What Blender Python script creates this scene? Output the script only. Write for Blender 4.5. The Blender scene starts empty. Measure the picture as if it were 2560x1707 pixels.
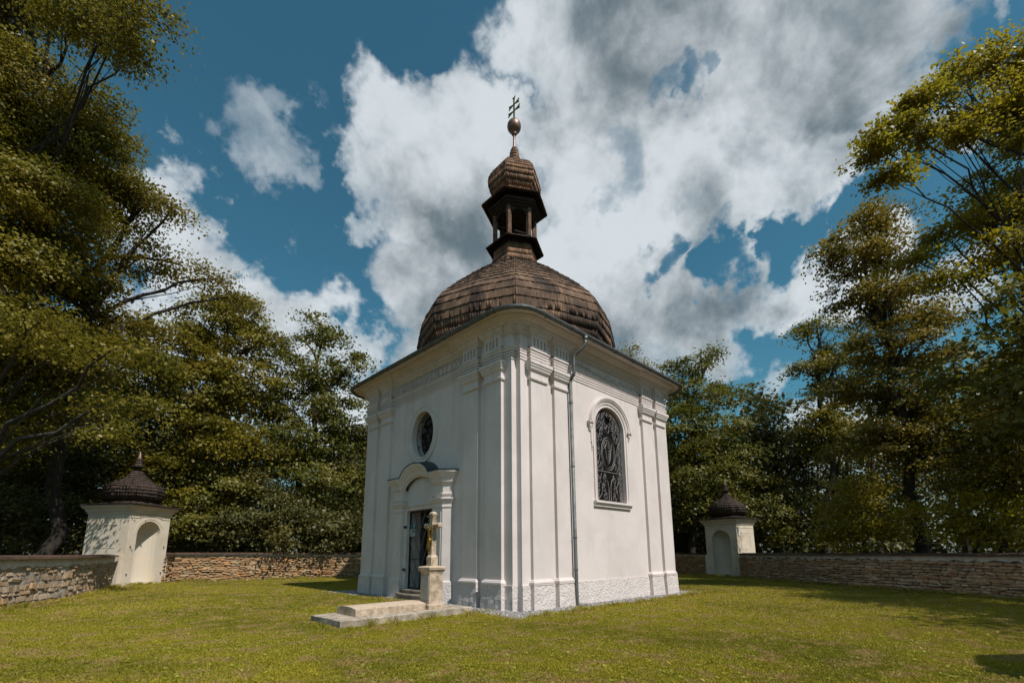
import bpy, bmesh, math, random
import numpy as np
from mathutils import Vector, Matrix
random.seed(7); rng = np.random.default_rng(7)
sc = bpy.context.scene
col = sc.collection
rad = math.radians

# ------------------------------------------------------------------ camera
F, TH, VS, US, YAW, CX, CY, ROLL, CH = 1163.55, .1879, 308.8, 13., .0015, -11.509, -11.554, .0085, 1.3
_a = math.pi/4 + YAW
FD = Vector((math.cos(_a), math.sin(_a), 0)); RT = Vector((math.sin(_a), -math.cos(_a), 0)); UPV = Vector((0, 0, 1))
_fw = FD*math.cos(TH) + UPV*math.sin(TH); _e2 = UPV*math.cos(TH) - FD*math.sin(TH)
_cr = RT*math.cos(ROLL) - _e2*math.sin(ROLL); _cu = RT*math.sin(ROLL) + _e2*math.cos(ROLL)
cam = bpy.data.objects.new('camera', bpy.data.cameras.new('camera')); col.objects.link(cam)
cam.matrix_world = Matrix(((_cr.x, _cu.x, -_fw.x, CX), (_cr.y, _cu.y, -_fw.y, CY), (_cr.z, _cu.z, -_fw.z, CH), (0, 0, 0, 1)))
cam.data.sensor_width = 36; cam.data.lens = 36*F/2560
cam.data.shift_x = -US/2560; cam.data.shift_y = VS/2560
cam.data.clip_start = .05; cam.data.clip_end = 3000
sc.camera = cam

def ray(px, py):
    """direction of the photograph's pixel (2352 px wide), forward distance 1"""
    u = (px*1.0884-1280-US)/F; v = -(py*1.0884-853.5-VS)/F
    u, v = u*math.cos(ROLL)+v*math.sin(ROLL), -u*math.sin(ROLL)+v*math.cos(ROLL)
    Dd = math.cos(TH)-v*math.sin(TH); Z = math.sin(TH)+v*math.cos(TH)
    return (FD*Dd + RT*u + UPV*Z)
def at(px, py, depth):
    r = ray(px, py); k = depth/(r.x*FD.x+r.y*FD.y)
    return Vector((CX, CY, CH)) + r*k
def gz(x, y):
    return .008*(max(-40, min(40, y))+3.9) - .005*(max(-40, min(40, x))+3.9)

# ------------------------------------------------------------------ light
SUN_EL, SUN_DX = rad(52), -.012
sd = Vector((SUN_DX*math.cos(SUN_EL), -math.cos(SUN_EL), math.sin(SUN_EL))).normalized()
sun = bpy.data.objects.new('sun', bpy.data.lights.new('sun', 'SUN')); col.objects.link(sun)
sun.data.energy = 4.7; sun.data.angle = rad(.5); sun.data.color = (1, .96, .91)
sun.rotation_euler = sd.to_track_quat('Z', 'Y').to_euler()
sc.view_settings.view_transform = 'Standard'; sc.view_settings.look = 'None'
sc.view_settings.exposure = 0; sc.view_settings.gamma = 1
sc.cycles.max_bounces = 7; sc.cycles.transparent_max_bounces = 8; sc.cycles.diffuse_bounces = 4
sc.cycles.use_denoising = True

class NT:
    """tiny node-tree writer"""
    def __init__(s, tree): s.t = tree; s.n = tree.nodes; s.l = tree.links
    def new(s, typ, ins=None, **kw):
        n = s.n.new(typ)
        for k, v in kw.items(): setattr(n, k, v)
        for k, v in (ins or {}).items():
            if isinstance(v, bpy.types.NodeSocket): s.l.new(v, n.inputs[k])
            else: n.inputs[k].default_value = v
        return n
    def math(s, op, a, b=0., c=None, clamp=False):
        n = s.new('ShaderNodeMath', {0: a, 1: b} if c is None else {0: a, 1: b, 2: c}, operation=op); n.use_clamp = clamp
        return n.outputs[0]
    def vm(s, op, a, b=None, scale=None):
        ins = {0: a}
        if b is not None: ins[1] = b
        n = s.new('ShaderNodeVectorMath', ins, operation=op)
        if scale is not None: n.inputs['Scale'].default_value = scale
        return n.outputs['Value'] if op in ('DOT_PRODUCT', 'LENGTH') else n.outputs[0]
    def mix(s, f, a, b, mode='MIX'):
        n = s.new('ShaderNodeMix', data_type='RGBA', blend_type=mode)
        for k, v in ((0, f), (6, a), (7, b)):
            if isinstance(v, bpy.types.NodeSocket): s.l.new(v, n.inputs[k])
            else: n.inputs[k].default_value = v if not (isinstance(v, tuple) and len(v) == 3) else (*v, 1)
        return n.outputs[2]
    def noise(s, vec, scale, detail=4, rough=.55, dist=0):
        return s.new('ShaderNodeTexNoise', {'Vector': vec, 'Scale': scale, 'Detail': detail, 'Roughness': rough, 'Distortion': dist})
    def ramp(s, v, a, b, lo=0., hi=1., smooth=True):
        n = s.new('ShaderNodeMapRange', {0: v, 1: a, 2: b, 3: lo, 4: hi})
        if smooth: n.interpolation_type = 'SMOOTHSTEP'
        return n.outputs[0]

world = bpy.data.worlds.new('World'); sc.world = world; world.use_nodes = True
W_ = NT(world.node_tree); W_.n.clear()
sky = W_.new('ShaderNodeTexSky', sky_type='NISHITA', sun_disc=False, sun_elevation=SUN_EL, sun_rotation=math.atan2(sd.x, sd.y) % (2*math.pi),
             air_density=1.0, dust_density=.4, ozone_density=2.0)
dirv = W_.new('ShaderNodeTexCoord').outputs['Generated']
# polarised, teal sky colour
skyc = W_.mix(1.0, sky.outputs[0], (.42, .88, .79), 'MULTIPLY')
n1 = W_.noise(dirv, 3.2, 5, .6).outputs['Color']; n2 = W_.noise(dirv, 11., 5, .62).outputs['Color']
w1 = W_.vm('SCALE', W_.vm('SUBTRACT', n1, (.5, .5, .5)), scale=.36); w2 = W_.vm('SCALE', W_.vm('SUBTRACT', n2, (.5, .5, .5)), scale=.16)
dw = W_.vm('NORMALIZE', W_.vm('ADD', W_.vm('ADD', dirv, w1), w2))
def blobs(lst):
    acc = None
    for (px, py, rp, soft, wt) in lst:       # centre, radius in pixels of the photo, softness, weight
        d0 = ray(px, py).normalized(); d1 = ray(px+rp, py).normalized()
        cr = d0.dot(d1); ang = math.acos(cr); lo = math.cos(min(3, ang*(1+soft))); hi = math.cos(ang*max(0, 1-soft))
        v = W_.ramp(W_.vm('DOT_PRODUCT', dw, tuple(d0)), lo, hi, 0, wt)
        acc = v if acc is None else W_.math('MAXIMUM', acc, v)
    return acc
CL = [  # main mass from the top right down to the dome
 (1230, 50, 110, .6, .9), (1230, 250, 90, .6, .95), (1350, 130, 150, .5, 1), (1500, 60, 200, .4, 1), (1700, 110, 220, .4, 1), (1870, 120, 180, .4, 1), (2000, 50, 80, .6, .9), (1900, 300, 100, .6, .85),
 (1820, 430, 110, .6, .85), (1800, 260, 120, .5, .9), (1300, 330, 140, .4, 1), (1450, 380, 150, .4, 1), (1600, 460, 110, .5, .95), (1700, 420, 110, .5, .9),
 (900, 300, 90, .5, .9), (840, 430, 70, .6, .8), (950, 400, 120, .4, 1), (1070, 290, 110, .4, 1), (1050, 480, 150, .4, 1), (960, 620, 110, .5, 1), (1010, 760, 110, .5, .9), (1330, 560, 160, .4, 1),
 (1480, 660, 160, .4, 1), (1640, 640, 120, .4, 1), (1780, 620, 100, .4, 1), (1600, 760, 100, .5, .95), (1860, 580, 90, .5, .95), (1450, 800, 110, .5, .8), (2000, 650, 90, .5, .8), (1280, 760, 120, .5, .9),
 # small ones on the left
 (620, 350, 60, .9, .50), (620, 425, 45, .9, .5), (660, 300, 35, .9, .42), (400, 440, 60, .7, .75), (450, 560, 80, .6, .9), (560, 660, 80, .6, .95), (680, 700, 75, .6, .95), (800, 770, 65, .6, .85), (300, 520, 90, .6, .8), (500, 720, 80, .6, .8),
 (380, 800, 130, .6, .8), (640, 870, 160, .6, .75), (880, 960, 120, .6, .9), (300, 960, 200, .6, .7),
 (2150, 330, 45, .8, .62), (1760, 850, 40, .9, .55), (2180, 10, 40, .8, .6), (1650, 1060, 120, .6, .75), (1900, 1050, 150, .6, .7), (2250, 650, 90, .6, .7)]
OUT = [(-900, -200, 420, .5, .9), (-300, -900, 380, .5, .9), (1700, -900, 480, .5, .9), (3300, 200, 500, .5, .85), (3600, 900, 500, .5, .85), (-1200, 900, 500, .5, .85)]
mass = blobs(CL + OUT)
back = blobs([])if False else None
# the rest of the sky behind the camera: same kind of broken cloud
bn = W_.ramp(W_.noise(dirv, 1.7, 3, .5).outputs['Fac'], .48, .62, 0, .95)
bm = W_.ramp(W_.vm('DOT_PRODUCT', dirv, tuple(-FD)), -.15, .25, 0, 1)
mass = W_.math('MAXIMUM', mass, W_.math('MULTIPLY', bn, bm))
gaps = blobs([(1510, 240, 30, .9, .6), (1580, 235, 34, .9, .75), (1650, 215, 26, .9, .7), (1380, 430, 45, .9, .5), (1790, 520, 60, .7, 1), (1600, 590, 50, .8, .95), (1640, 580, 50, .8, .95), (1480, 610, 30, .9, .7), (1600, 980, 60, .8, .6), (1900, 490, 55, .7, 1), (1670, 195, 26, .8, .7)])
def fbm(v, sc_, det=9): return W_.noise(v, sc_, det, .58, .15).outputs['Fac']
dirs = dirv
fb = fbm(dirs, 5.5); fb2 = fbm(W_.vm('ADD', dirs, (.05, -.04, .06)), 5.5); fbh = W_.noise(dirv, 26, 6, .6).outputs['Fac']
dens = W_.math('ADD', W_.math('SUBTRACT', mass, gaps), W_.math('MULTIPLY', W_.math('SUBTRACT', fb, .5), 1.0))
dens = W_.math('ADD', dens, W_.math('MULTIPLY', W_.math('SUBTRACT', fbh, .5), .2))
alpha = W_.ramp(dens, .12, 1.0)
dark = blobs([(1960, 60, 190, .7, .8), (1300, 70, 120, .7, .7), (2060, 180, 90, .8, .4), (1880, 330, 80, .8, .4), (1500, 90, 210, .6, 1), (1700, 130, 200, .6, .95), (1830, 230, 90, .7, .9), (1380, 230, 130, .6, .55), (1560, 340, 90, .7, .5), (960, 640, 110, .7, 1), (1010, 760, 130, .6, 1), (940, 470, 80, .7, .45), (1030, 560, 110, .7, .8), (1560, 745, 120, .6, 1), (1440, 740, 120, .6, .95), (1700, 680, 80, .7, .6), (1550, 500, 70, .8, .55), (620, 740, 70, .8, .4)])
lit = W_.math('MULTIPLY', W_.math('SUBTRACT', fb, fb2), 2.2)
shade = W_.math('ADD', W_.math('SUBTRACT', .93, W_.math('MULTIPLY', dark, .66)), lit)
shade = W_.math('ADD', shade, W_.math('MULTIPLY', W_.math('SUBTRACT', fbm(dirs, 4.2, 4), .5), .75))
shade = W_.math('ADD', shade, W_.math('MULTIPLY', W_.ramp(dens, .95, .4), .12))
shade = W_.ramp(shade, -.15, 1.08, .06, 1.0)
cc = W_.mix(shade, (.95, 1.35, 1.6), (6.1, 6.6, 6.95))
final = W_.mix(alpha, skyc, cc)
elz = W_.new('ShaderNodeSeparateXYZ', {0: dirv}).outputs[2]
final = W_.mix(W_.ramp(elz, .26, .02, 0, .85), final, (2.35, 2.35, 2.25))
bg = W_.new('ShaderNodeBackground', {'Color': final, 'Strength': .108})
W_.l.new(bg.outputs[0], W_.new('ShaderNodeOutputWorld').inputs[0])

# ------------------------------------------------------------------ materials
def mat(name, base, rough=.85, var=None, vscale=3., bump=0., bscale=40., metal=0., spec=.25, extra=None, bdet=5, rnd=0.):
    m = bpy.data.materials.new(name); m.use_nodes = True; T = NT(m.node_tree); b = T.n['Principled BSDF']
    pos = T.new('ShaderNodeNewGeometry').outputs['Position']
    c = (*base, 1)
    if var: c = T.mix(T.ramp(T.noise(pos, vscale, 6, .6, .4).outputs['Fac'], .35, .68), (*base, 1), (*var, 1))
    if rnd:
        r1 = T.new('ShaderNodeObjectInfo').outputs['Random']; r2 = T.new('ShaderNodeNewGeometry').outputs['Random Per Island']
        r = T.math('FRACT', T.math('ADD', r1, r2))
        c = T.mix(1.0, c, T.new('ShaderNodeCombineColor', {0: T.ramp(r, 0, 1, 1-rnd, 1+rnd, False), 1: T.ramp(r, 0, 1, 1-rnd, 1+rnd*.95, False), 2: T.ramp(r, 0, 1, 1-rnd, 1+rnd*.85, False)}).outputs[0], 'MULTIPLY')
    if extra: c = extra(T, pos, c, b)
    if isinstance(c, tuple): b.inputs['Base Color'].default_value = c
    else: T.l.new(c, b.inputs['Base Color'])
    b.inputs['Roughness'].default_value = rough; b.inputs['Metallic'].default_value = metal; b.inputs['Specular IOR Level'].default_value = spec
    if bump:
        h = T.noise(pos, bscale, bdet, .6).outputs['Fac']
        bn_ = T.new('ShaderNodeBump', {'Height': h, 'Strength': 1., 'Distance': bump})
        T.l.new(bn_.outputs[0], b.inputs['Normal'])
    return m
def plaster_extra(T, pos, c, b):
    s = T.vm('MULTIPLY', pos, (1.2, 1.2, .35))
    f = T.ramp(T.noise(s, 2.2, 6, .65).outputs['Fac'], .48, .72, 0, .38)
    c = T.mix(f, c, (.53, .475, .44, 1))
    st = T.noise(T.vm('MULTIPLY', pos, (9, 9, .25)), 1.0, 5, .6).outputs['Fac']; zz = T.new('ShaderNodeSeparateXYZ', {0: pos}).outputs[2]
    c = T.mix(T.math('MULTIPLY', T.ramp(st, .50, .70, 0, .42), T.ramp(zz, 3.5, 6.4, .15, 1)), c, (.42, .38, .34, 1))
    z = T.new('ShaderNodeSeparateXYZ', {0: pos}).outputs[2]
    g = T.math('MULTIPLY', T.ramp(z, .0, .5, .5, 0), T.ramp(T.noise(pos, 6, 5, .6).outputs['Fac'], .4, .75))
    return T.mix(g, c, (.42, .39, .33, 1))
PLASTER = mat('white lime plaster', (.69, .605, .575), .9, (.615, .54, .51), .9, .004, 9, extra=plaster_extra)
ROUGHCAST = mat('roughcast plinth', (.70, .62, .59), .92, (.63, .56, .53), 2., .05, 20, bdet=8)
PORTAL = mat('portal stone paint', (.68, .60, .56), .85, (.60, .53, .49), 2., .002, 30)
PAV = mat('cream plaster', (.64, .545, .43), .9, (.55, .455, .34), 1.2, .006, 12, extra=plaster_extra)
PAVIN = mat('niche plaster', (.62, .52, .40), .9, (.55, .50, .42), 1.0, .004, 9)
def wood_extra(dk):
    def f(T, pos, c, b):
        s = T.vm('MULTIPLY', pos, (1, 1, .4))
        d = T.ramp(T.noise(s, 1.1, 6, .65, .6).outputs['Fac'], .42, .62)
        c = T.mix(T.math('MULTIPLY', d, dk), c, (.024, .017, .013, 1))
        g = T.noise(T.vm('MULTIPLY', pos, (40, 40, 3)), 1, 4, .6).outputs['Fac']
        return T.mix(T.ramp(g, .45, .7, 0, .55), c, (.05, .033, .022, 1))
    return f
SHINGLE = mat('weathered larch shingles', (.225, .138, .088), .85, (.115, .070, .046), 1.3, .004, 60, rnd=.22, extra=wood_extra(.88))
SHINGLE2 = mat('dark wooden shingles', (.075, .050, .038), .8, (.042, .030, .024), 3, .004, 60, rnd=.4, extra=wood_extra(.5))
SHINGLE3 = mat('warm spire shingles', (.30, .16, .09), .8, (.17, .10, .065), 2.5, .004, 60, rnd=.35, extra=wood_extra(.3))
DARKWOOD = mat('dark weathered timber', (.045, .032, .025), .85, (.025, .019, .016), 4, .004, 50)
POSTWOOD = mat('bare timber posts', (.19, .10, .058), .85, (.06, .042, .032), 6, .004, 50)
COPPER = mat('aged copper', (.26, .15, .115), .42, (.18, .11, .09), 5, metal=.55, spec=.5)
GOLD = mat('gilding', (.42, .24, .055), .42, (.25, .14, .03), 18, metal=1.)
BRASS = mat('dull gilded iron', (.20, .15, .04), .45, metal=.7)
ZINC = mat('galvanised sheet', (.17, .172, .168), .55, (.11, .115, .11), 6, metal=.55)
IRON = mat('black wrought iron', (.018, .018, .02), .55)
GREYIRON = mat('grey painted wrought iron', (.27, .24, .235), .6, (.18, .16, .155), 9)
SLATE = mat('dark sheet cover', (.035, .042, .05), .45, (.06, .075, .085), 5)
def stone_extra(T, pos, c, b):
    f = T.ramp(T.noise(pos, 14, 7, .7).outputs['Fac'], .45, .72)
    c = T.mix(T.math('MULTIPLY', f, .55), c, (.16, .135, .10, 1))
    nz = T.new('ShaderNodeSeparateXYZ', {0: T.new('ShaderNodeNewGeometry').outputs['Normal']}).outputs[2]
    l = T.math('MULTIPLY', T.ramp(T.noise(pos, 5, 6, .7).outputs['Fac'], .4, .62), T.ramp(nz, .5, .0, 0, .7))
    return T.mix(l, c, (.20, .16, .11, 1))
TOMB = mat('pale tomb sandstone', (.58, .445, .33), .9, (.50, .375, .27), 3, .004, 45, extra=stone_extra)
TOMBROUGH = mat('coarse concrete slab', (.52, .43, .33), .95, (.25, .21, .17), 6, .012, 35, extra=stone_extra)
STEPSTONE = mat('worn step stone', (.24, .20, .155), .8, (.14, .12, .095), 4, .005, 25)
PANELSTONE = mat('inscription plate', (.36, .33, .29), .6, (.30, .28, .25), 6)
def wallstone(name, a, bb):
    def f(T, pos, c, b):
        r1 = T.new('ShaderNodeObjectInfo').outputs['Random']; r2 = T.new('ShaderNodeNewGeometry').outputs['Random Per Island']
        r = T.math('FRACT', T.math('ADD', T.math('MULTIPLY', r1, 7.31), r2))
        n = T.new('ShaderNodeValToRGB', {0: r}); e = n.color_ramp.elements
        e[0].position = 0; e[0].color = (*a[0], 1); e[1].position = 1; e[1].color = (*a[-1], 1)
        for i, q in enumerate(a[1:-1]): e.new((i+1)/(len(a)-1)).color = (*q, 1)
        c = n.outputs[0]
        return T.mix(T.ramp(T.noise(pos, 16, 7, .7).outputs['Fac'], .42, .72, 0, .65), c, (*bb, 1))
    return mat(name, (.3, .2, .12), .92, bump=.012, bscale=30, extra=f)
STONE_OCHRE = wallstone('ochre wall stones', [(.50, .28, .12), (.38, .25, .14), (.54, .38, .22), (.28, .17, .085), (.46, .23, .085), (.38, .29, .18)], (.20, .135, .08))
STONE_GREY = wallstone('brown grey wall stones', [(.56, .36, .21), (.42, .28, .17), (.64, .45, .29), (.32, .20, .125), (.54, .29, .14), (.45, .34, .25)], (.22, .16, .115))
STONE_PALE = wallstone('pale buff wall stones', [(.44, .32, .20), (.33, .24, .155), (.50, .39, .27), (.27, .19, .12), (.42, .26, .13), (.38, .31, .24)], (.17, .125, .085))
MORTAR = mat('lime mortar', (.46, .40, .33), .95, (.16, .13, .10), 7, .02, 25)
MORTARD = mat('dirty mortar', (.15, .125, .10), .95, (.08, .065, .05), 7, .02, 25)
BAND = mat('plaster band', (.66, .62, .57), .92, (.48, .44, .39), 5, .015, 18)
COPING = mat('rusty brown coping', (.10, .055, .035), .75, (.05, .033, .025), 6, rnd=.25)
GLASS = mat('dark window glass', (.014, .012, .011), .22, spec=.2)
INNER = mat('dim interior', (.05, .045, .042), .9, (.11, .10, .095), 1.5)
BARK = mat('bark', (.055, .043, .033), .95, (.10, .085, .068), 5, .02, 25)
DKBARK = mat('dark bark', (.035, .027, .02), .95, (.06, .048, .038), 5, .02, 25)  # darker brown tone than BARK
GRAVELM = mat('grey gravel', (.36, .34, .335), .9, (.24, .22, .21), 30, rnd=.5)
def leafmat(name, cols, trans=.55, tcol=(.30, .26, .03)):
    m = bpy.data.materials.new(name); m.use_nodes = True; T = NT(m.node_tree); T.n.clear()
    g = T.new('ShaderNodeNewGeometry'); n = T.new('ShaderNodeValToRGB', {0: g.outputs['Random Per Island']}); e = n.color_ramp.elements
    e[0].color = (*cols[0], 1); e[1].color = (*cols[-1], 1)
    for i, q in enumerate(cols[1:-1]): e.new((i+1)/(len(cols)-1)).color = (*q, 1)
    big = T.ramp(T.noise(g.outputs['Position'], .45, 3, .5).outputs['Fac'], .35, .65)
    c = T.mix(T.math('MULTIPLY', big, .45), n.outputs[0], (cols[-1][0]*1.35, cols[-1][1]*1.1, cols[-1][2]*.8, 1))
    d = T.new('ShaderNodeBsdfPrincipled', {'Base Color': c, 'Roughness': .45, 'Specular IOR Level': .3})
    t = T.new('ShaderNodeBsdfTranslucent', {'Color': T.mix(.6, c, (*tcol, 1))})
    x = T.new('ShaderNodeMixShader', {0: trans*.6, 1: d.outputs[0], 2: t.outputs[0]})
    T.l.new(x.outputs[0], T.new('ShaderNodeOutputMaterial').inputs[0]); return m
LEAF_A = leafmat('lime leaves', [(.08, .078, .010), (.125, .115, .013), (.17, .15, .016), (.23, .19, .022)])
LEAF_B = leafmat('maple leaves', [(.062, .072, .014), (.095, .102, .018), (.13, .13, .024), (.17, .158, .03)], tcol=(.22, .22, .03))
LEAF_C = leafmat('olive backlit leaves', [(.10, .092, .010), (.155, .138, .012), (.21, .178, .015), (.27, .215, .02)], .8, (.42, .36, .02))
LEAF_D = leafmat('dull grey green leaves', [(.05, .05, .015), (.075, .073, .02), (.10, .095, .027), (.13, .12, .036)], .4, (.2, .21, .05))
LEAF_E = leafmat('reddish olive leaves', [(.085, .085, .014), (.12, .112, .018), (.155, .14, .024), (.20, .17, .03)], .65, (.34, .24, .03))

# ------------------------------------------------------------------ mesh helpers
class MB:
    def __init__(s): s.v = []; s.f = []
    def add(s, vs, fs):
        o = len(s.v); s.v += [tuple(v) for v in vs]; s.f += [tuple(i+o for i in f) for f in fs]; return s
    def box(s, x0, x1, y0, y1, z0, z1):
        s.add([(x0, y0, z0), (x1, y0, z0), (x1, y1, z0), (x0, y1, z0), (x0, y0, z1), (x1, y0, z1), (x1, y1, z1), (x0, y1, z1)],
              [(3, 2, 1, 0), (4, 5, 6, 7), (0, 1, 5, 4), (1, 2, 6, 5), (2, 3, 7, 6), (3, 0, 4, 7)]); return s
    def rings(s, rings, closed=True, caps=True):
        n = len(rings[0]); vs = [p for r in rings for p in r]; fs = []
        for i in range(len(rings)-1):
            for j in range(n if closed else n-1):
                k = (j+1) % n; fs.append((i*n+j, i*n+k, (i+1)*n+k, (i+1)*n+j))
        if caps and closed: fs.append(tuple(range(n-1, -1, -1))); fs.append(tuple((len(rings)-1)*n+j for j in range(n)))
        s.add(vs, fs); return s
    def tube(s, pts, r, n=6, caps=True):
        pts = [Vector(p) for p in pts]; R = r if isinstance(r, (list, tuple)) else [r]*len(pts); rr = []
        ref = None
        for i, p in enumerate(pts):
            t = (pts[min(i+1, len(pts)-1)]-pts[max(i-1, 0)]).normalized()
            if ref is None:
                ref = Vector((0, 0, 1)) if abs(t.z) < .9 else Vector((1, 0, 0))
            a = (ref - t*ref.dot(t)).normalized(); ref = a; b = t.cross(a)
            rr.append([p+(a*math.cos(2*math.pi*k/n)+b*math.sin(2*math.pi*k/n))*R[i] for k in range(n)])
        return s.rings(rr, True, caps)
    def lathe(s, prof, n=24, c=(0, 0), ang0=0, rel=None):
        rr = []
        for r, z in prof:
            rr.append([(c[0]+r*(rel[k] if rel else 1)*math.cos(ang0+2*math.pi*k/n), c[1]+r*(rel[k] if rel else 1)*math.sin(ang0+2*math.pi*k/n), z) for k in range(n)])
        return s.rings(rr)
    def build(s, name, m, parent=None, smooth=False, bevel=0, fn=None):
        me = bpy.data.meshes.new(name); v = [fn(*p) for p in s.v] if fn else s.v
        me.from_pydata([tuple(q) for q in v], [], s.f)
        bm = bmesh.new(); bm.from_mesh(me); bmesh.ops.recalc_face_normals(bm, faces=bm.faces); bm.to_mesh(me); bm.free()
        me.materials.append(m)
        if smooth: me.polygons.foreach_set('use_smooth', [True]*len(me.polygons))
        o = bpy.data.objects.new(name, me); col.objects.link(o); o.parent = parent
        if bevel:
            md = o.modifiers.new('bevel', 'BEVEL'); md.width = bevel; md.segments = 2; md.limit_method = 'ANGLE'
        return o
def tag(o, label=None, cat=None, group=None, kind=None):
    for k, v in (('label', label), ('category', cat), ('group', group), ('kind', kind)):
        if v: o[k] = v
    return o
def empty(name, loc, label, cat, group=None, rz=0):
    o = bpy.data.objects.new(name, None); col.objects.link(o); o.location = loc; o.rotation_euler[2] = rz; o.empty_display_size = .2
    return tag(o, label, cat, group)
def fast_mesh(name, V, nper, m, tri=False):
    """V: (faces*nper,3) array, every face its own vertices"""
    n = len(V)//nper; me = bpy.data.meshes.new(name)
    me.vertices.add(len(V)); me.vertices.foreach_set('co', np.ascontiguousarray(V, dtype=np.float32).ravel())
    me.loops.add(len(V)); me.loops.foreach_set('vertex_index', np.arange(len(V), dtype=np.int32))
    me.polygons.add(n); me.polygons.foreach_set('loop_start', np.arange(0, len(V), nper, dtype=np.int32)); me.polygons.foreach_set('loop_total', np.full(n, nper, dtype=np.int32))
    me.update(calc_edges=True); me.materials.append(m); return me
def baked(name, unit, mats, m, parent=None, kind='stuff'):
    """join many transformed copies of a unit (verts, faces) into one mesh"""
    uv, uf = unit; uv = np.array(uv); V = []; 
    for M in mats:
        A = np.array(M); V.append(uv @ A[:3, :3].T + A[:3, 3])
    V = np.concatenate(V); me = bpy.data.meshes.new(name); nf = len(uf); nv = len(uv)
    lt = np.array([len(f) for f in uf]); li = np.concatenate([np.array(f) for f in uf]); k = len(mats)
    me.vertices.add(len(V)); me.vertices.foreach_set('co', V.astype(np.float32).ravel())
    L = (li[None, :] + (np.arange(k)*nv)[:, None]).ravel().astype(np.int32)
    me.loops.add(len(L)); me.loops.foreach_set('vertex_index', L)
    lts = np.tile(lt, k).astype(np.int32); ls = np.concatenate([[0], np.cumsum(lts)[:-1]]).astype(np.int32)
    me.polygons.add(len(lts)); me.polygons.foreach_set('loop_start', ls); me.polygons.foreach_set('loop_total', lts)
    me.update(calc_edges=True); me.materials.append(m)
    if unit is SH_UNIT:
        me.materials.append(BUTT_SHADOW); me.polygons.foreach_set('material_index', np.tile([0, 0, 1, 0, 0, 0], k).astype(np.int32))
    o = bpy.data.objects.new(name, me); col.objects.link(o); o.parent = parent
    if kind: o['kind'] = kind
    return o
def unit_obj(me, name, M, parent):
    o = bpy.data.objects.new(name, me); col.objects.link(o); o.parent = parent; o.matrix_local = M if parent is None or parent.location.length == 0 else parent_inv(parent) @ M
    return o
def parent_inv(p):
    return (Matrix.Translation(p.location) @ Matrix.Rotation(p.rotation_euler[2], 4, 'Z')).inverted()
def frame(o, ax, ay, az):
    return Matrix(((ax[0], ay[0], az[0], o[0]), (ax[1], ay[1], az[1], o[1]), (ax[2], ay[2], az[2], o[2]), (0, 0, 0, 1)))
CAMP = Vector((CX, CY, CH))

# ------------------------------------------------------------------ ground
def ground_sheet(name, m, xs, ys, dz=0, hole=None):
    vs = [(x, y, gz(x, y)+dz) for y in ys for x in xs]; nx = len(xs)
    fs = [(j*nx+i, j*nx+i+1, (j+1)*nx+i+1, (j+1)*nx+i) for j in range(len(ys)-1) for i in range(nx-1)]
    b = MB().add(vs, fs); return b.build(name, m)
def lawncol(T, pos, c=None, b=None, ground=True):
    n1 = T.noise(pos, .55, 5, .6, .3).outputs['Fac']; n2 = T.noise(pos, 2.3, 5, .65).outputs['Fac']; n3 = T.noise(pos, 9, 4, .6).outputs['Fac']
    return n1, n2, n3
def soil_extra(T, pos, c, b):
    n1, n2, n3 = lawncol(T, pos)
    c = T.mix(T.ramp(n2, .35, .65), (.17, .15, .045, 1), (.28, .20, .10, 1))
    return T.mix(T.ramp(n3, .45, .7, 0, .7), c, (.10, .11, .016, 1))
SOIL = mat('lawn soil and thatch', (.1, .08, .03), .95, extra=soil_extra, bump=.03, bscale=30)
FOREST = mat('forest floor', (.06, .05, .028), .95, (.03, .035, .012), .8, .05, 6)
xs = [-600, -200, -80, -40, -20, 0, 20, 40, 80, 200, 600]
tag(ground_sheet('ground', FOREST, xs, xs, -.03), kind='structure')

# enclosure: inner face polyline of the walls
LP = Vector((-9.28, 13.0)); RPN = Vector((16.1, -1.42))
LU, LV = Vector((.783, .622)), Vector((-.622, .783))       # left pavilion: along its arch face / inwards
RU, RV = Vector((.989, -.148)), Vector((.148, .989))
PW = 1.93
lawn_poly = [(-13.6, 1.8), (-12.1, 4.77), (-10.9, 7.0), (-10.45, 8.5), (-9.75, 12.6), (-9.0, 13.2), (-7.7, 14.3), (.3, 12.6), (11.5, 9.2), (17.4, 3.2), (16.55, .75), (16.0, -1.4), (14.9, -2.4), (12.2, -5.6), (10.55, -8.1), (9.15, -10.5), (7.9, -12.1), (4.5, -15.6), (-1, -17.6), (-9, -18.5), (-16, -16), (-17.5, -6)]
b = MB(); cpt = (0, -3)
# fine grid clipped to the enclosure
from mathutils.geometry import intersect_point_tri_2d
def inside(x, y, P):
    c = False; n = len(P)
    for i in range(n):
        x1, y1 = P[i]; x2, y2 = P[(i+1) % n]
        if (y1 > y) != (y2 > y) and x < (x2-x1)*(y-y1)/(y2-y1)+x1: c = not c
    return c
vs = [(x, y, gz(x, y)) for x, y in lawn_poly]
b.add([(0, 0, gz(0, 0))]+vs, [(0, i+1, (i+1) % len(vs)+1) for i in range(len(vs))])
LAWN = b.build('lawn', SOIL); tag(LAWN, kind='structure')

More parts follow.
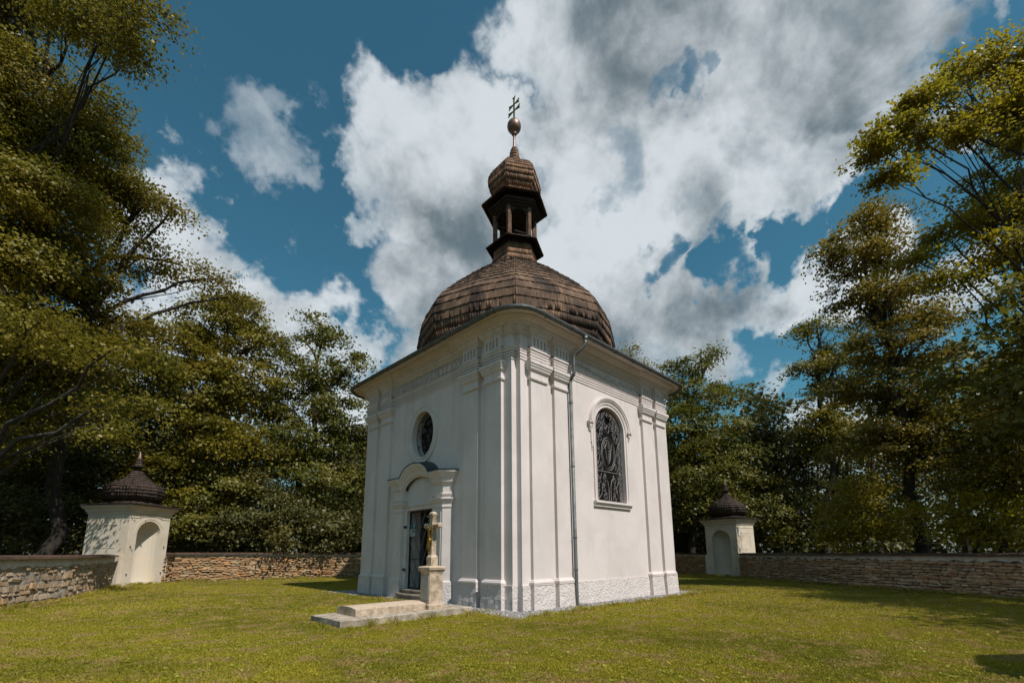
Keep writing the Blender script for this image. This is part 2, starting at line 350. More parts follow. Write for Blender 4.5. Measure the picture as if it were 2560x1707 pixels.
# ------------------------------------------------------------------ chapel
W, P_, S1, S2, S3, S4, CC = 3.865, 3.955, 3.424, 2.835, 2.526, 1.935, 3.709
chapel = empty('chapel', (0, 0, 0), 'white baroque chapel with brown shingled dome and open wooden lantern', 'chapel')
def face(k):
    c, s = [(1, 0), (0, -1), (-1, 0), (0, 1)][k]      # 0 = right face (-Y), 1 = left face (-X)
    return lambda u, d, z: (u*c - (-d)*s, u*s + (-d)*c, z)
def full_path():
    base = [(-CC, W), (-S1, W), (-S1, P_), (-S2, P_), (-S2, W), (-S3, W), (-S3, P_), (-S4, P_), (-S4, W), (S4, W), (S4, P_), (S3, P_), (S3, W), (S2, W), (S2, P_), (S1, P_), (S1, W), (CC, W)]
    out = []
    for k in (0, 3, 2, 1):
        f = face(k); out += [f(u, d, 0)[:2] for u, d in base]; q = f(CC, CC, 0)[:2]; out.append(q)
    return out
def simple_path(d, r=0, cc=None, n=7):
    """square with rounded corners"""
    out = []
    for k in (0, 3, 2, 1):
        f = face(k)
        for i in range(n):
            a = math.pi/2*i/(n-1)
            out.append(f(d-r+r*math.sin(a), d-r+r*math.cos(a), 0)[:2])
    return out
def offset_path(P, o):
    n = len(P); out = []
    for i in range(n):
        a, b_, c = Vector(P[i-1]), Vector(P[i]), Vector(P[(i+1) % n])
        t1 = (b_-a).normalized(); t2 = (c-b_).normalized(); n1 = Vector((t1.y, -t1.x)); n2 = Vector((t2.y, -t2.x))
        out.append(b_ + (n1+n2)*(o/(1+n1.dot(n2))))
    return out
FP = full_path()
if sum(FP[i-1][0]*FP[i][1]-FP[i][0]*FP[i-1][1] for i in range(len(FP))) < 0: FP = FP[::-1]
def sweep(path, prof, closed_in=True):
    b = MB(); b.rings([[(*p, z) for p in offset_path(path, o)] for o, z in prof], True, False); return b
PB = simple_path(W, .001, n=2)
# wall body with openings cut as separate bays: build wall faces as panels around the openings
def wall_face(k, opening=None):
    """flat wall panel at distance W, optional opening: list of (u,z) outline (ccw) and reveal depth"""
    f = face(k); b = MB(); x0, x1, z0, z1 = -CC, CC, -.3, 6.8
    if not opening: b.add([f(x0, W, z0), f(x1, W, z0), f(x1, W, z1), f(x0, W, z1)], [(0, 1, 2, 3)]); return b
    bm_v = [(x0, z0), (x1, z0), (x1, z1), (x0, z1)]
    me = bpy.data.meshes.new('t'); bm = bmesh.new()
    edges = []
    def loop(pts):
        vv = [bm.verts.new((u, 0, z)) for u, z in pts]; return [bm.edges.new((vv[i], vv[(i+1) % len(vv)])) for i in range(len(vv))]
    edges += loop(bm_v)
    for op in opening: edges += loop(op[0])
    bmesh.ops.triangle_fill(bm, use_beauty=True, use_dissolve=False, edges=edges)
    bm.verts.index_update(); vs = [f(v.co.x, W, v.co.z) for v in bm.verts]; fs = [tuple(v.index for v in fc.verts) for fc in bm.faces]; bm.free()
    b.add(vs, fs)
    for op, dep in opening:
        n = len(op); b.add([f(u, W, z) for u, z in op]+[f(u, W-dep, z) for u, z in op], [(i, (i+1) % n, n+(i+1) % n, n+i) for i in range(n)])
    return b
def ell(cu, cz, a, c, n=40, t0=0, t1=2*math.pi, full=True):
    return [(cu+a*math.cos(t0+(t1-t0)*i/(n if full else n-1)), cz+c*math.sin(t0+(t1-t0)*i/(n if full else n-1))) for i in range(n)]
WC, WH, WZ0, WZS, WR = .10, .745, 2.77, 4.97, .66      # arched window: centre, half width, sill, spring, rise
arch_win = [(WC-WH, WZ0), (WC+WH, WZ0)] + ell(WC, WZS, WH, WR, 25, 0, math.pi, False)
OU, OZ, OA, OC = -.12, 4.87, .57, .71
oval = ell(OU, OZ, OA, OC)
door_op = [(-.72, -.1), (.66, -.1), (.66, 2.6), (-.72, 2.6)]
wall_face(0, [(arch_win, .28)]).build('wall', PLASTER, chapel)
wall_face(1, [(oval, .35), (door_op, .5)]).build('wall', PLASTER, chapel)
wall_face(2, [([(-u, z) for u, z in arch_win][::-1], .28)]).build('wall', PLASTER, chapel)
wall_face(3, [([(-u, z) for u, z in arch_win][::-1], .28)]).build('wall', PLASTER, chapel)
for k in range(4):
    f = face(k)
    for sg in (1, -1): MB().add([f(sg*CC, W, -.3), f(sg*CC, CC, -.3), f(sg*CC, CC, 6.8), f(sg*CC, W, 6.8)], [(0, 1, 2, 3)]).build('corner_return', PLASTER, chapel)

b = MB(); b.box(-3.3, 3.3, -3.3, 3.3, -.2, 6.9); b.build('interior', INNER, chapel)
def cap_prof(b, f, u0, u1, prof, d0):
    """profile (off,z) wrapped round a pilaster on three sides"""
    for (o, z), (o2, z2) in zip(prof[:-1], prof[1:]):
        a = [(u0-o, W-.01, z), (u0-o, d0+o, z), (u1+o, d0+o, z), (u1+o, W-.01, z)]
        c = [(u0-o2, W-.01, z2), (u0-o2, d0+o2, z2), (u1+o2, d0+o2, z2), (u1+o2, W-.01, z2)]
        b.add([f(*p) for p in a+c], [(0, 1, 5, 4), (1, 2, 6, 5), (2, 3, 7, 6)])
    for (o, z) in (prof[0], prof[-1]):
        b.add([f(u0-o, W-.01, z), f(u0-o, d0+o, z), f(u1+o, d0+o, z), f(u1+o, W-.01, z)], [(0, 1, 2, 3)])
CAP = [(.0, 5.585), (.035, 5.60), (.045, 5.625), (.045, 5.66), (.02, 5.68), (.02, 5.80), (.035, 5.83), (.07, 5.86), (.085, 5.90), (.085, 5.93), (.105, 5.94), (.11, 5.985), (.13, 6.0), (.13, 6.085)]
BASE = [(.055, .575), (.055, .60), (.062, .62), (.058, .65), (.035, .665), (.03, .685), (.004, .70)]
def rough_block(b, f, u0, u1, d, d2, z1, seed, flare=.05):
    """plinth block with a slight outward batter and uneven face"""
    nu = max(3, int((u1-u0)/.08)); nz = 7; R = random.Random(seed)
    rows = []
    for j in range(nz+1):
        t = j/nz; z = -.15+(z1+.15)*t; fl = flare*(1-t)
        row = [f(u0-fl, W-.02, z)]
        for i in range(nu+1):
            uu = (u0-fl)+(u1-u0+2*fl)*i/nu; jit = (R.random()-.5)*.014*(0 < i < nu)
            row.append(f(uu, d+fl+jit, z))
        row.append(f(u1+fl, W-.02, z)); rows.append(row)
    n = nu+3; vs = [p for r in rows for p in r]
    b.add(vs, [(j*n+i, j*n+i+1, (j+1)*n+i+1, (j+1)*n+i) for j in range(nz) for i in range(n-1)])
    b.add([rows[-1][0], rows[-1][1], rows[-1][-2], rows[-1][-1]], [(0, 1, 2, 3)])
for k in range(4):
    f = face(k)
    for (u0, u1) in ((-S1, -S2), (-S3, -S4), (S4, S3), (S2, S1)):
        b = MB(); b.add([f(u0, W-.01, .5), f(u0, P_, .5), f(u1, P_, .5), f(u1, W-.01, .5), f(u0, W-.01, 6.5), f(u0, P_, 6.5), f(u1, P_, 6.5), f(u1, W-.01, 6.5)], [(0, 1, 5, 4), (1, 2, 6, 5), (2, 3, 7, 6)])
        pil = b.build('pilaster', PLASTER, chapel)
        b = MB(); cap_prof(b, f, u0, u1, CAP, P_); b.build('capital', PLASTER, pil)
        b = MB(); cap_prof(b, f, u0, u1, BASE, P_+.012); b.build('base_moulding', PLASTER, pil)
        b = MB(); rough_block(b, f, u0-.05, u1+.05, P_+.055, 0, .58, k*10+int(u0*5), .035); b.build('plinth_block', ROUGHCAST, pil)
        # triglyph block with four round-topped flutes standing above the pilaster
        b = MB(); d0, d1 = P_, P_+.055; z0, z1 = 6.43, 6.80
        uu = [u0]; 
        fl = (u1-u0)/9
        b.add([f(u0, W-.01, z0), f(u0, P_+.002, z0), f(u1, P_+.002, z0), f(u1, W-.01, z0), f(u0, W-.01, z1), f(u0, P_+.002, z1), f(u1, P_+.002, z1), f(u1, W-.01, z1)], [(0, 1, 5, 4), (1, 2, 6, 5), (2, 3, 7, 6)])
        holes = []
        for q in range(4):
            a0 = u0+fl*(1+2*q)+.008; a1 = u0+fl*(2+2*q)+.0; cx_ = (a0+a1)/2; rr = (a1-a0)/2+.006
            holes.append([(cx_-rr, z0+.07), (cx_+rr, z0+.07)] + [(cx_+rr*math.cos(t), z1-.10+rr*math.sin(t)) for t in [math.pi*i/6 for i in range(7)]])
        bm = bmesh.new(); ed = []
        def lp(pts):
            vv = [bm.verts.new((u, 0, z)) for u, z in pts]; return [bm.edges.new((vv[i], vv[(i+1) % len(vv)])) for i in range(len(vv))]
        ed += lp([(u0+.0, z0), (u1, z0), (u1, z1), (u0, z1)])
        for h in holes: ed += lp(h)
        bmesh.ops.triangle_fill(bm, use_beauty=True, use_dissolve=False, edges=ed); bm.verts.index_update()
        b.add([f(v.co.x, d1, v.co.z) for v in bm.verts], [tuple(v.index for v in fc.verts) for fc in bm.faces]); bm.free()
        for h in holes+[[(u0, z0), (u1, z0), (u1, z1), (u0, z1)]]:
            n = len(h); b.add([f(u, d1, z) for u, z in h]+[f(u, P_, z) for u, z in h], [(i, (i+1) % n, n+(i+1) % n, n+i) for i in range(n)])
        b.build('triglyph', PLASTER, pil)
    # plinth of the wall between and beside the pilasters
    for (u0, u1) in (((-S4+.05, S4-.05),) if k != 1 else ((-S4+.05, -.80), (.80, S4-.05)))+((-S2+.05, -S3-.05), (S3+.05, S2-.05)):
        b = MB(); rough_block(b, f, u0, u1, W+.03, 0, .58, 77+k, .03 if u1-u0 > 1 else .0); b.build('wall_plinth', ROUGHCAST, chapel)
    for (u0, u1) in ((-CC-.03, -S1-.05), (S1+.05, CC+.03)):
        b = MB(); rough_block(b, f, u0, u1, W+.04, 0, .58, 7, .02); b.build('wall_plinth', ROUGHCAST, chapel)
for k in range(4):
    f = face(k); c_ = CC+.03
    for sgn in (1, -1):
        MB().add([f(sgn*c_, W+.045, -.1), f(sgn*c_, CC-.05, -.1), f(sgn*c_, CC-.05, .58), f(sgn*c_, W+.045, .58)], [(0, 1, 2, 3)]).build('corner_plinth', ROUGHCAST, chapel)
    MB().add([f(c_, c_, .578), f(c_, CC-.1, .578), f(c_-.2, CC-.1, .578), f(c_-.2, c_, .578)], [(0, 1, 2, 3)]).build('plinth_ledge', ROUGHCAST, chapel)
# architrave: stepped bands, then ledge; follows every break of the wall
AR = [(.0, 6.095), (.02, 6.10), (.02, 6.15), (-.002, 6.152), (-.002, 6.17), (.033, 6.172), (.033, 6.22), (.01, 6.222), (.01, 6.24), (.045, 6.242), (.045, 6.29), (.022, 6.292), (.022, 6.31), (.056, 6.312), (.056, 6.36), (.07, 6.375), (.085, 6.385), (.085, 6.415), (.0, 6.43)]
sweep(FP, AR).build('architrave', PLASTER, chapel)
BED = [(-.01, 6.775), (.03, 6.785), (.03, 6.80), (.05, 6.83), (.09, 6.86), (.10, 6.875), (.12, 6.88), (.125, 6.93), (.14, 6.94), (.14, 6.975), (-.05, 6.99)]
sweep(FP, BED).build('bed_moulding', PLASTER, chapel)
SQ2 = []   # corona path: only the pairs of pilasters break forward, corners notched
def pair_path():
    base = [(-3.55, P_+.02), (-S4+.05, P_+.02), (-S4+.05, W+.02), (S4-.05, W+.02), (S4-.05, P_+.02), (3.55, P_+.02)]
    out = []
    for k in (0, 3, 2, 1):
        f = face(k)
        out += [f(u, d, 0)[:2] for u, d in base]
        out += [f(3.73, P_-.07, 0)[:2], f(3.80, 3.80, 0)[:2], f(P_-.07, 3.73, 0)[:2]]
    return out
PP = pair_path()
if sum(PP[i-1][0]*PP[i][1]-PP[i][0]*PP[i-1][1] for i in range(len(PP))) < 0: PP = PP[::-1]
COR = [(.05, 6.965), (.15, 6.97), (.165, 6.99), (.165, 7.02), (.19, 7.035), (.24, 7.05), (.28, 7.08), (.31, 7.11), (.33, 7.12), (.33, 7.18)]
sweep(PP, COR).build('corona', PLASTER, chapel)
RP = simple_path(4.40, .75, n=9)
if sum(RP[i-1][0]*RP[i][1]-RP[i][0]*RP[i-1][1] for i in range(len(RP))) < 0: RP = RP[::-1]
b = MB(); b.rings([[(*p, 7.155) for p in offset_path(RP, -.55)], [(*p, 7.15) for p in offset_path(RP, 0)], [(*p, 7.23) for p in offset_path(RP, .005)]], True, False)
b.build('eaves_board', PLASTER, chapel)
# gutter: half round running round the eaves, with joints
GP = offset_path(RP, .075); gr = [(-.062+.07*(1-math.cos(t)), 7.17-.075*math.sin(t)) for t in [math.pi*i/8 for i in range(9)]]
b = MB(); prof = [(-.062, 7.19)]+gr+[(.078, 7.185), (.072, 7.17)]+[(-.056+.064*(1-math.cos(t)), 7.172-.068*math.sin(t)) for t in [math.pi*i/8 for i in range(8, -1, -1)]]
b.rings([[(*p, z) for p in offset_path(GP, o)] for o, z in prof], True, False)
gut = b.build('gutter', ZINC, chapel, smooth=False)
for k in (0, 1):
    f = face(k)
    for u in [-3.4+i*1.02 for i in range(8)]:
        b = MB(); pts = [f(u, 4.475+.0+o-.0, z) for o, z in [(-.066+.078*(1-math.cos(t))-.0, 7.17-.083*math.sin(t)) for t in [math.pi*i/8 for i in range(9)]]]
        b.tube(pts, .008, 4); b.build('gutter_bracket', ZINC, gut)
# downpipe on the right face
pu = -1.78; f = face(0)
dp = empty('downpipe', (pu, -4.0, 0), None, None); 
for key in ('label', 'category'):
    if key in dp: del dp[key]
dp.parent = chapel
o_ = (pu, -4.0, 0)
def L(*p): return tuple(a-b_ for a, b_ in zip(p, o_))
MB().tube([L(pu, -4.475, 7.12), L(pu, -4.475, 7.02)], [.085, .05], 12).tube([L(pu, -4.475, 7.04), L(pu, -4.475, 6.93), L(pu-.02, -4.44, 6.86), L(pu-.13, -4.24, 6.66), L(pu-.16, -4.19, 6.60), L(pu-.165, -4.18, 6.50), L(pu-.165, -4.18, 6.12), L(pu-.165, -4.16, 6.06), L(pu-.165, -4.06, 5.98), L(pu-.165, -4.04, 5.90)], .048, 12).build('bend', ZINC, dp, smooth=True)
MB().tube([L(pu-.165, -4.04, 5.92), L(pu-.165, -4.04, .12), L(pu-.16, -4.05, .06)], .048, 14).build('pipe', ZINC, dp, smooth=True)
MB().tube([L(pu-.16, -4.04, .08), L(pu-.14, -4.09, .035), L(pu-.02, -4.26, .0)], [.052, .055, .06], 12).build('shoe', ZINC, dp, smooth=True)
for z in (5.3, 3.55, 1.7, .9): MB().tube([L(pu-.165, -4.04, z-.02), L(pu-.165, -4.04, z+.02)], .056, 14).build('pipe_collar', ZINC, dp)

# inscription on the left face
def glyph(ch):
    G = {'R': [[(0, 0), (0, 1)], [(0, 1), (.35, 1), (.5, .88), (.5, .66), (.35, .53), (0, .53)], [(.28, .53), (.55, 0)]],
         'E': [[(0, 0), (0, 1)], [(0, 1), (.45, 1)], [(0, .52), (.36, .52)], [(0, 0), (.47, 0)]],
         'N': [[(0, 0), (0, 1)], [(0, 1), (.58, 0)], [(.58, 0), (.58, 1)]],
         'O': [[(.3+.3*math.cos(t), .5+.5*math.sin(t)) for t in [2*math.pi*i/18 for i in range(19)]]],
         'V': [[(0, 1), (.29, 0)], [(.29, 0), (.58, 1)]], 'A': [[(0, 0), (.29, 1)], [(.29, 1), (.58, 0)], [(.11, .36), (.47, .36)]],
         'T': [[(.27, 0), (.27, 1)], [(0, 1), (.54, 1)]], 'U': [[(0, 1), (0, .28), (.08, .07), (.27, 0), (.46, .07), (.54, .28), (.54, 1)]],
         'M': [[(0, 0), (.06, 1)], [(.06, 1), (.34, .1)], [(.34, .1), (.62, 1)], [(.62, 1), (.68, 0)]],
         'D': [[(0, 0), (0, 1)], [(0, 1), (.25, 1), (.48, .85), (.56, .5), (.48, .15), (.25, 0), (0, 0)]],
         'C': [[(.3+.3*math.cos(t), .5+.5*math.sin(t)) for t in [.75+(2*math.pi-1.5)*i/14 for i in range(15)]]],
         'X': [[(0, 0), (.54, 1)], [(0, 1), (.54, 0)]], '.': [[(0, .0), (.05, .06)]]}
    ser = {'R': [(0, 0), (.55, 0)], 'E': [], 'N': [(0, 1), (0, 0), (.58, 1)], 'V': [(0, 1), (.58, 1)], 'A': [(0, 0), (.58, 0)], 'T': [(.27, 0)], 'U': [(0, 1), (.54, 1)], 'M': [(0, 0), (.68, 0), (.03, 1), (.65, 1)], 'X': [(0, 0), (.54, 0), (0, 1), (.54, 1)], 'D': []}
    return G[ch], ser.get(ch, [])
adv = {'R': .6, 'E': .55, 'N': .68, 'O': .68, 'V': .62, 'A': .62, 'T': .6, 'U': .66, 'M': .8, 'D': .66, 'C': .62, 'X': .62, '.': .14, ' ': .14}
txt = 'RENOVATUM A.MDCCCXXV'; H_ = .30; tot = sum(adv[c]+.08 for c in txt); span = 3.62; u_ = -1.86; kx = span/tot; f = face(1)
for ch in txt:
    if ch != ' ':
        st, se = glyph(ch); b = MB()
        def bar(p, q, w):
            d = Vector((q[0]-p[0], q[1]-p[1])); ln = d.length or 1e-4; d /= ln; n_ = Vector((-d.y, d.x))*w/2; e = d*w*.25
            c4 = [(p[0]-e.x+n_.x, p[1]-e.y+n_.y), (p[0]-e.x-n_.x, p[1]-e.y-n_.y), (q[0]+e.x-n_.x, q[1]+e.y-n_.y), (q[0]+e.x+n_.x, q[1]+e.y+n_.y)]
            b.add([f(x, dd, z) for dd in (W-.004, W+.04) for x, z in c4], [(4, 5, 6, 7), (0, 1, 5, 4), (1, 2, 6, 5), (2, 3, 7, 6), (3, 0, 4, 7)])
        for s_i, s_ in enumerate(st):
            pts = [(u_+x*kx, 6.465+z*H_) for x, z in s_]
            for i, (p, q) in enumerate(zip(pts[:-1], pts[1:])):
                thick = .036 if (ch in 'RENTDU' and s_i == 0) or (ch in 'VX' and s_i == (0 if ch == 'V' else 1)) or (ch in 'A' and s_i == 1) or ch in 'OC' or (ch == 'M' and s_i in (1, 3)) else .022
                bar(p, q, thick)
        for x, z in se: bar((u_+x*kx-.035, 6.465+z*H_+(.005 if z == 0 else -.005)), (u_+x*kx+.035, 6.465+z*H_+(.005 if z == 0 else -.005)), .014)
        b.build('letter', PLASTER, chapel)
    u_ += (adv[ch]+.08)*kx

# stucco garland in the frieze of the right face
f = face(0); R = random.Random(3); b = MB()
def lump(b, c, r, f, n=6):
    rr = []
    for i in range(1, 4):
        a = math.pi/2*i/3
        rr.append([f(c[0]+r[0]*math.sin(a)*math.cos(2*math.pi*k/n), W+c[2]+r[2]*math.cos(a), c[1]+r[1]*math.sin(a)*math.sin(2*math.pi*k/n)) for k in range(n)])
    b.rings(rr[::-1], True, True)
for i in range(62):
    u = -1.72+3.6*i/61; z = 6.60+.035*math.sin(i*.9)-.05*math.cos((u-.1)*1.7)
    for q in range(3): lump(b, (u+R.uniform(-.02, .02), z+R.uniform(-.05, .05), 0), (R.uniform(.02, .045), R.uniform(.015, .035), R.uniform(.03, .06)), f)
for uc in (-1.72, .1, 1.88):
    for q in range(14):
        a = q*2.4; lump(b, (uc+.09*math.cos(a)*R.random(), 6.62+.12*math.sin(a)*R.random(), 0), (.04, .035, .07), f)
b.build('stucco_garland', PLASTER, chapel)

# ---------------- window of the right face
f = face(0)
win = MB()
def ring_strip(b, f, out_in, d_pairs):
    """lofted moulding between successive outlines [(pts, d)]"""
    for (A, da), (B, db) in zip(out_in[:-1], out_in[1:]):
        n = len(A); b.add([f(u, da, z) for u, z in A]+[f(u, db, z) for u, z in B], [(i, i+1, n+i+1, n+i) for i in range(n-1)])
def arch_line(gr, z0=None, gz_=0):
    return [(WC+WH+gr, (WZ0 if z0 is None else z0))]+ell(WC, WZS, WH+gr, WR+gr, 25, 0, math.pi, False)+[(WC-WH-gr, (WZ0 if z0 is None else z0))]
window = MB(); ring_strip(window, f, [(arch_line(0), W), (arch_line(0), W+.03), (arch_line(.03), W+.035), (arch_line(.03), W+.02), (arch_line(.10), W+.02), (arch_line(.10), W+.045), (arch_line(.135), W+.045), (arch_line(.14), W)], None)
window = window.build('window', PLASTER, chapel)
b = MB(); a_ = lambda g_: ell(WC, WZS, WH+g_, WR+g_, 25, 0, math.pi, False)
ring_strip(b, f, [(a_(.14), W), (a_(.14), W+.05), (a_(.19), W+.06), (a_(.20), W+.085), (a_(.24), W+.09), (a_(.25), W+.11), (a_(.29), W+.11), (a_(.30), W)], None)
b.build('hood_moulding', PLASTER, window)
for sg in (-1, 1):
    b = MB(); uo = WC+sg*(WH+.27)
    for (w_, z0, z1, d) in ((.11, 4.97, 5.02, .11), (.09, 4.93, 4.97, .085), (.06, 4.86, 4.93, .08), (.045, 4.80, 4.86, .06), (.03, 4.75, 4.80, .04)):
        b.add([f(uo+x, W+dd, z) for dd in (-.005, d) for x, z in ((-w_, z0), (w_, z0), (w_, z1), (-w_, z1))], [(4, 5, 6, 7), (0, 1, 5, 4), (1, 2, 6, 5), (2, 3, 7, 6), (3, 0, 4, 7)])
    b.build('hood_stop', PLASTER, window)
    b = MB(); ue = WC+sg*(WH+.165)
    for (x0, x1, z0, z1) in ((-.025, .06, 4.42, 4.86), (-.025, .035, 4.30, 4.42), (0.0, .03, 4.2, 4.27)):
        if sg < 0: x0, x1 = -x1, -x0
        b.add([f(ue+x, W+dd, z) for dd in (-.005, .035) for x, z in ((x0, z0), (x1, z0), (x1, z1), (x0, z1))], [(4, 5, 6, 7), (0, 1, 5, 4), (1, 2, 6, 5), (2, 3, 7, 6), (3, 0, 4, 7)])
    b.build('frame_ear', PLASTER, window)
b = MB()
for (x, z0, z1, d) in ((.20, 2.69, 2.75, .12), (.185, 2.65, 2.69, .09), (.20, 2.59, 2.65, .06)):
    b.add([f(WC+uu, W+dd, z) for dd in (-.005, d) for uu, z in ((-WH-x, z0), (WH+x, z0), (WH+x, z1), (-WH-x, z1))], [(4, 5, 6, 7), (0, 1, 5, 4), (1, 2, 6, 5), (2, 3, 7, 6), (3, 0, 4, 7)])
b.build('window_sill', PLASTER, window, bevel=.006)
b = MB(); b.add([f(u, W-.22, z) for u, z in arch_win], [tuple(range(len(arch_win)))]); b.build('glass_pane', GLASS, window)
# wrought iron grille
grille = MB(); GD = W-.07
al = [f(u, GD, z) for u, z in [(WC-WH+.02, WZ0+.02)]+[(WC+WH-.02, WZ0+.02)]+ell(WC, WZS, WH-.02, WR-.02, 25, 0, math.pi, False)+[(WC-WH+.02, WZ0+.02)]]
grille.tube(al, .012, 5); grille.tube([f(WC-WH+.02, GD, 3.66), f(WC+WH-.02, GD, 3.66)], .012, 5)
grille = grille.build('window_grille', GREYIRON, chapel)
def spiral(cu, cz, r, turns, a0, sg=1, n=16):
    out = []
    for i in range(n+1):
        t = i/n; a = a0+sg*turns*2*math.pi*t; q = r*(1-t*.82); out.append((cu+q*math.cos(a), cz+q*math.sin(a)))
    return out
def scroll_obj(pts, r=.0072, name='scroll', fn=None, par=None, m=None, d=None):
    MB().tube([(fn or f)(u, GD if d is None else d, z) for u, z in pts], r, 4).build(name, m or GREYIRON, par or grille)
def inwin(u, z, mg=.05):
    if abs(u-WC) > WH-mg or z < WZ0+mg: return False
    if z > WZS: return ((u-WC)/(WH-mg))**2+((z-WZS)/(WR-mg))**2 < 1
    return True
R = random.Random(11)
OVc, OVa, OVb = 4.22, .36, .50
scroll_obj(ell(WC, OVc, OVa, OVb, 40)+[(WC+OVa, OVc)], .011, 'oval_ring')
scroll_obj(ell(WC, OVc, OVa-.06, OVb-.07, 40)+[(WC+OVa-.06, OVc)], .008, 'oval_ring')
for q in range(5):   # chevrons in the oval
    z = OVc-.30+q*.09; h = .30-.02*abs(q-2)
    for sg in (-1, 1): scroll_obj([(WC, z), (WC+sg*(.09+.02*q), z+h*.5), (WC+sg*(.12+.015*q), z+h)], .008, 'bar')
for q in range(4):
    z = OVc+.20+q*.055; w_ = .23-.05*q
    scroll_obj([(WC-w_, z-.06), (WC-w_*.5, z+.02), (WC, z-.03), (WC+w_*.5, z+.02), (WC+w_, z-.06)], .008)
cells = []
for zz, du in [(2.90, .60), (2.90, .24), (3.13, .58), (3.15, .3), (3.36, .55), (3.42, .24), (3.55, .6), (3.80, .60), (4.0, .63), (4.22, .56), (4.42, .62), (4.62, .54), (4.80, .62), (4.84, .32), (5.02, .50), (5.06, .18), (5.22, .44), (5.30, .22), (5.42, .30), (5.45, .08), (3.78, .38), (4.66, .38), (5.02, .33)]:
    for sg in (-1, 1): cells.append((WC+sg*du, zz, sg))
for (u, z, sg) in cells:
    if not inwin(u, z, .08): continue
    r = .095 if abs(u-WC) > .45 else .11
    a0 = R.uniform(0, 6.28)
    if sg < 0: scroll_obj(spiral(u, z, r, 1.35, a0, 1)); scroll_obj(spiral(u+.02, z+.11, r*.62, 1.2, a0+2.5, -1), .008)
    else: scroll_obj(spiral(u, z, r, 1.35, math.pi-a0, -1)); scroll_obj(spiral(u-.02, z+.11, r*.62, 1.2, math.pi-a0-2.5, 1), .008)
for sg in (-1, 1):
    scroll_obj([(WC+sg*.05, 2.8), (WC+sg*.05, 3.2), (WC+sg*.10, 3.4), (WC+sg*.2, 3.5), (WC+sg*.22, 3.6)], .011, 'bar')
    scroll_obj([(WC+sg*.60, 2.80), (WC+sg*.42, 2.98), (WC+sg*.36, 3.2), (WC+sg*.46, 3.4), (WC+sg*.4, 3.6)])
    scroll_obj([(WC+sg*.03, 4.86), (WC+sg*.09, 4.98), (WC, 5.12)], .010, 'bar')
    scroll_obj([(WC+sg*.69, 3.75), (WC+sg*.5, 3.95), (WC+sg*.42, 4.2), (WC+sg*.5, 4.5), (WC+sg*.66, 4.7)])
    scroll_obj([(WC+sg*.64, 4.95), (WC+sg*.4, 4.9), (WC+sg*.25, 5.05), (WC+sg*.3, 5.25), (WC+sg*.1, 5.5)])
    for q in range(5):   # scale-like mesh of the upper corners
        scroll_obj([(WC+sg*(.70-.05*q), 4.9+.09*q), (WC+sg*(.60-.05*q), 5.0+.09*q), (WC+sg*(.62-.06*q), 5.12+.07*q)], .008)

# ---------------- oval window of the left face
f = face(1)
def ov(g_): return ell(OU, OZ, OA+g_, OC+g_, 40)+[(OU+OA+g_, OZ)]
b = MB(); ring_strip(b, f, [(ov(0), W), (ov(0), W+.045), (ov(.05), W+.05), (ov(.055), W+.03), (ov(.14), W+.03), (ov(.15), W+.05), (ov(.185), W+.05), (ov(.195), W)], None)
ow = b.build('oval_window', PORTAL, chapel)
b = MB(); q_ = ell(OU, OZ, OA+.02, OC+.02); b.add([f(u, W-.30, z) for u, z in q_], [tuple(range(len(q_)))]); b.build('glass_pane', GLASS, ow)
og = MB(); og.tube([f(u, W-.13, z) for u, z in ov(-.02)], .01, 5); og = og.build('oval_grille', IRON, chapel)
DGREY = mat('dull lead grey', (.09, .085, .082), .5)
for i in range(46):
    a = R.uniform(0, 6.28); q = math.sqrt(R.random())*.86; u = OU+OA*q*math.cos(a); z = OZ+OC*q*math.sin(a)
    scroll_obj(spiral(u, z, R.uniform(.05, .10), 1.3, R.uniform(0, 6.28), R.choice((-1, 1)), 12), .0085, 'scroll', f, og, DGREY if i % 3 else IRON, W-.13)

# ---------------- portal of the left face
portal = empty('portal', (0, 0, 0), None, None); portal.parent = chapel
for key in ('label', 'category'):
    if key in portal: del portal[key]
PD = 4.10
def plan_prof(b, sg, prof):
    """moulding wrapped round the splayed portal pilaster: front face then 45 degree flank; sg mirrors"""
    for (o, z), (o2, z2) in zip(prof[:-1], prof[1:]):
        def pl(o, z): return [(sg*(.80-o), W-.01, z), (sg*(.80-o), PD+o, z), (sg*(1.26+o*.41), PD+o, z), (sg*(1.44+o), PD-.15+o*.3, z), (sg*(1.44+o), W-.01, z)]
        A, B = pl(o, z), pl(o2, z2); b.add([f(*p) for p in A+B], [(i, i+1, 6+i, 5+i) for i in range(4)])
    for (o, z) in (prof[0], prof[-1]):
        b.add([f(*p) for p in [(sg*(.80-o), W-.01, z), (sg*(.80-o), PD+o, z), (sg*(1.26+o*.41), PD+o, z), (sg*(1.44+o), PD-.15+o*.3, z), (sg*(1.44+o), W-.01, z)]], [(0, 1, 2, 3, 4)])
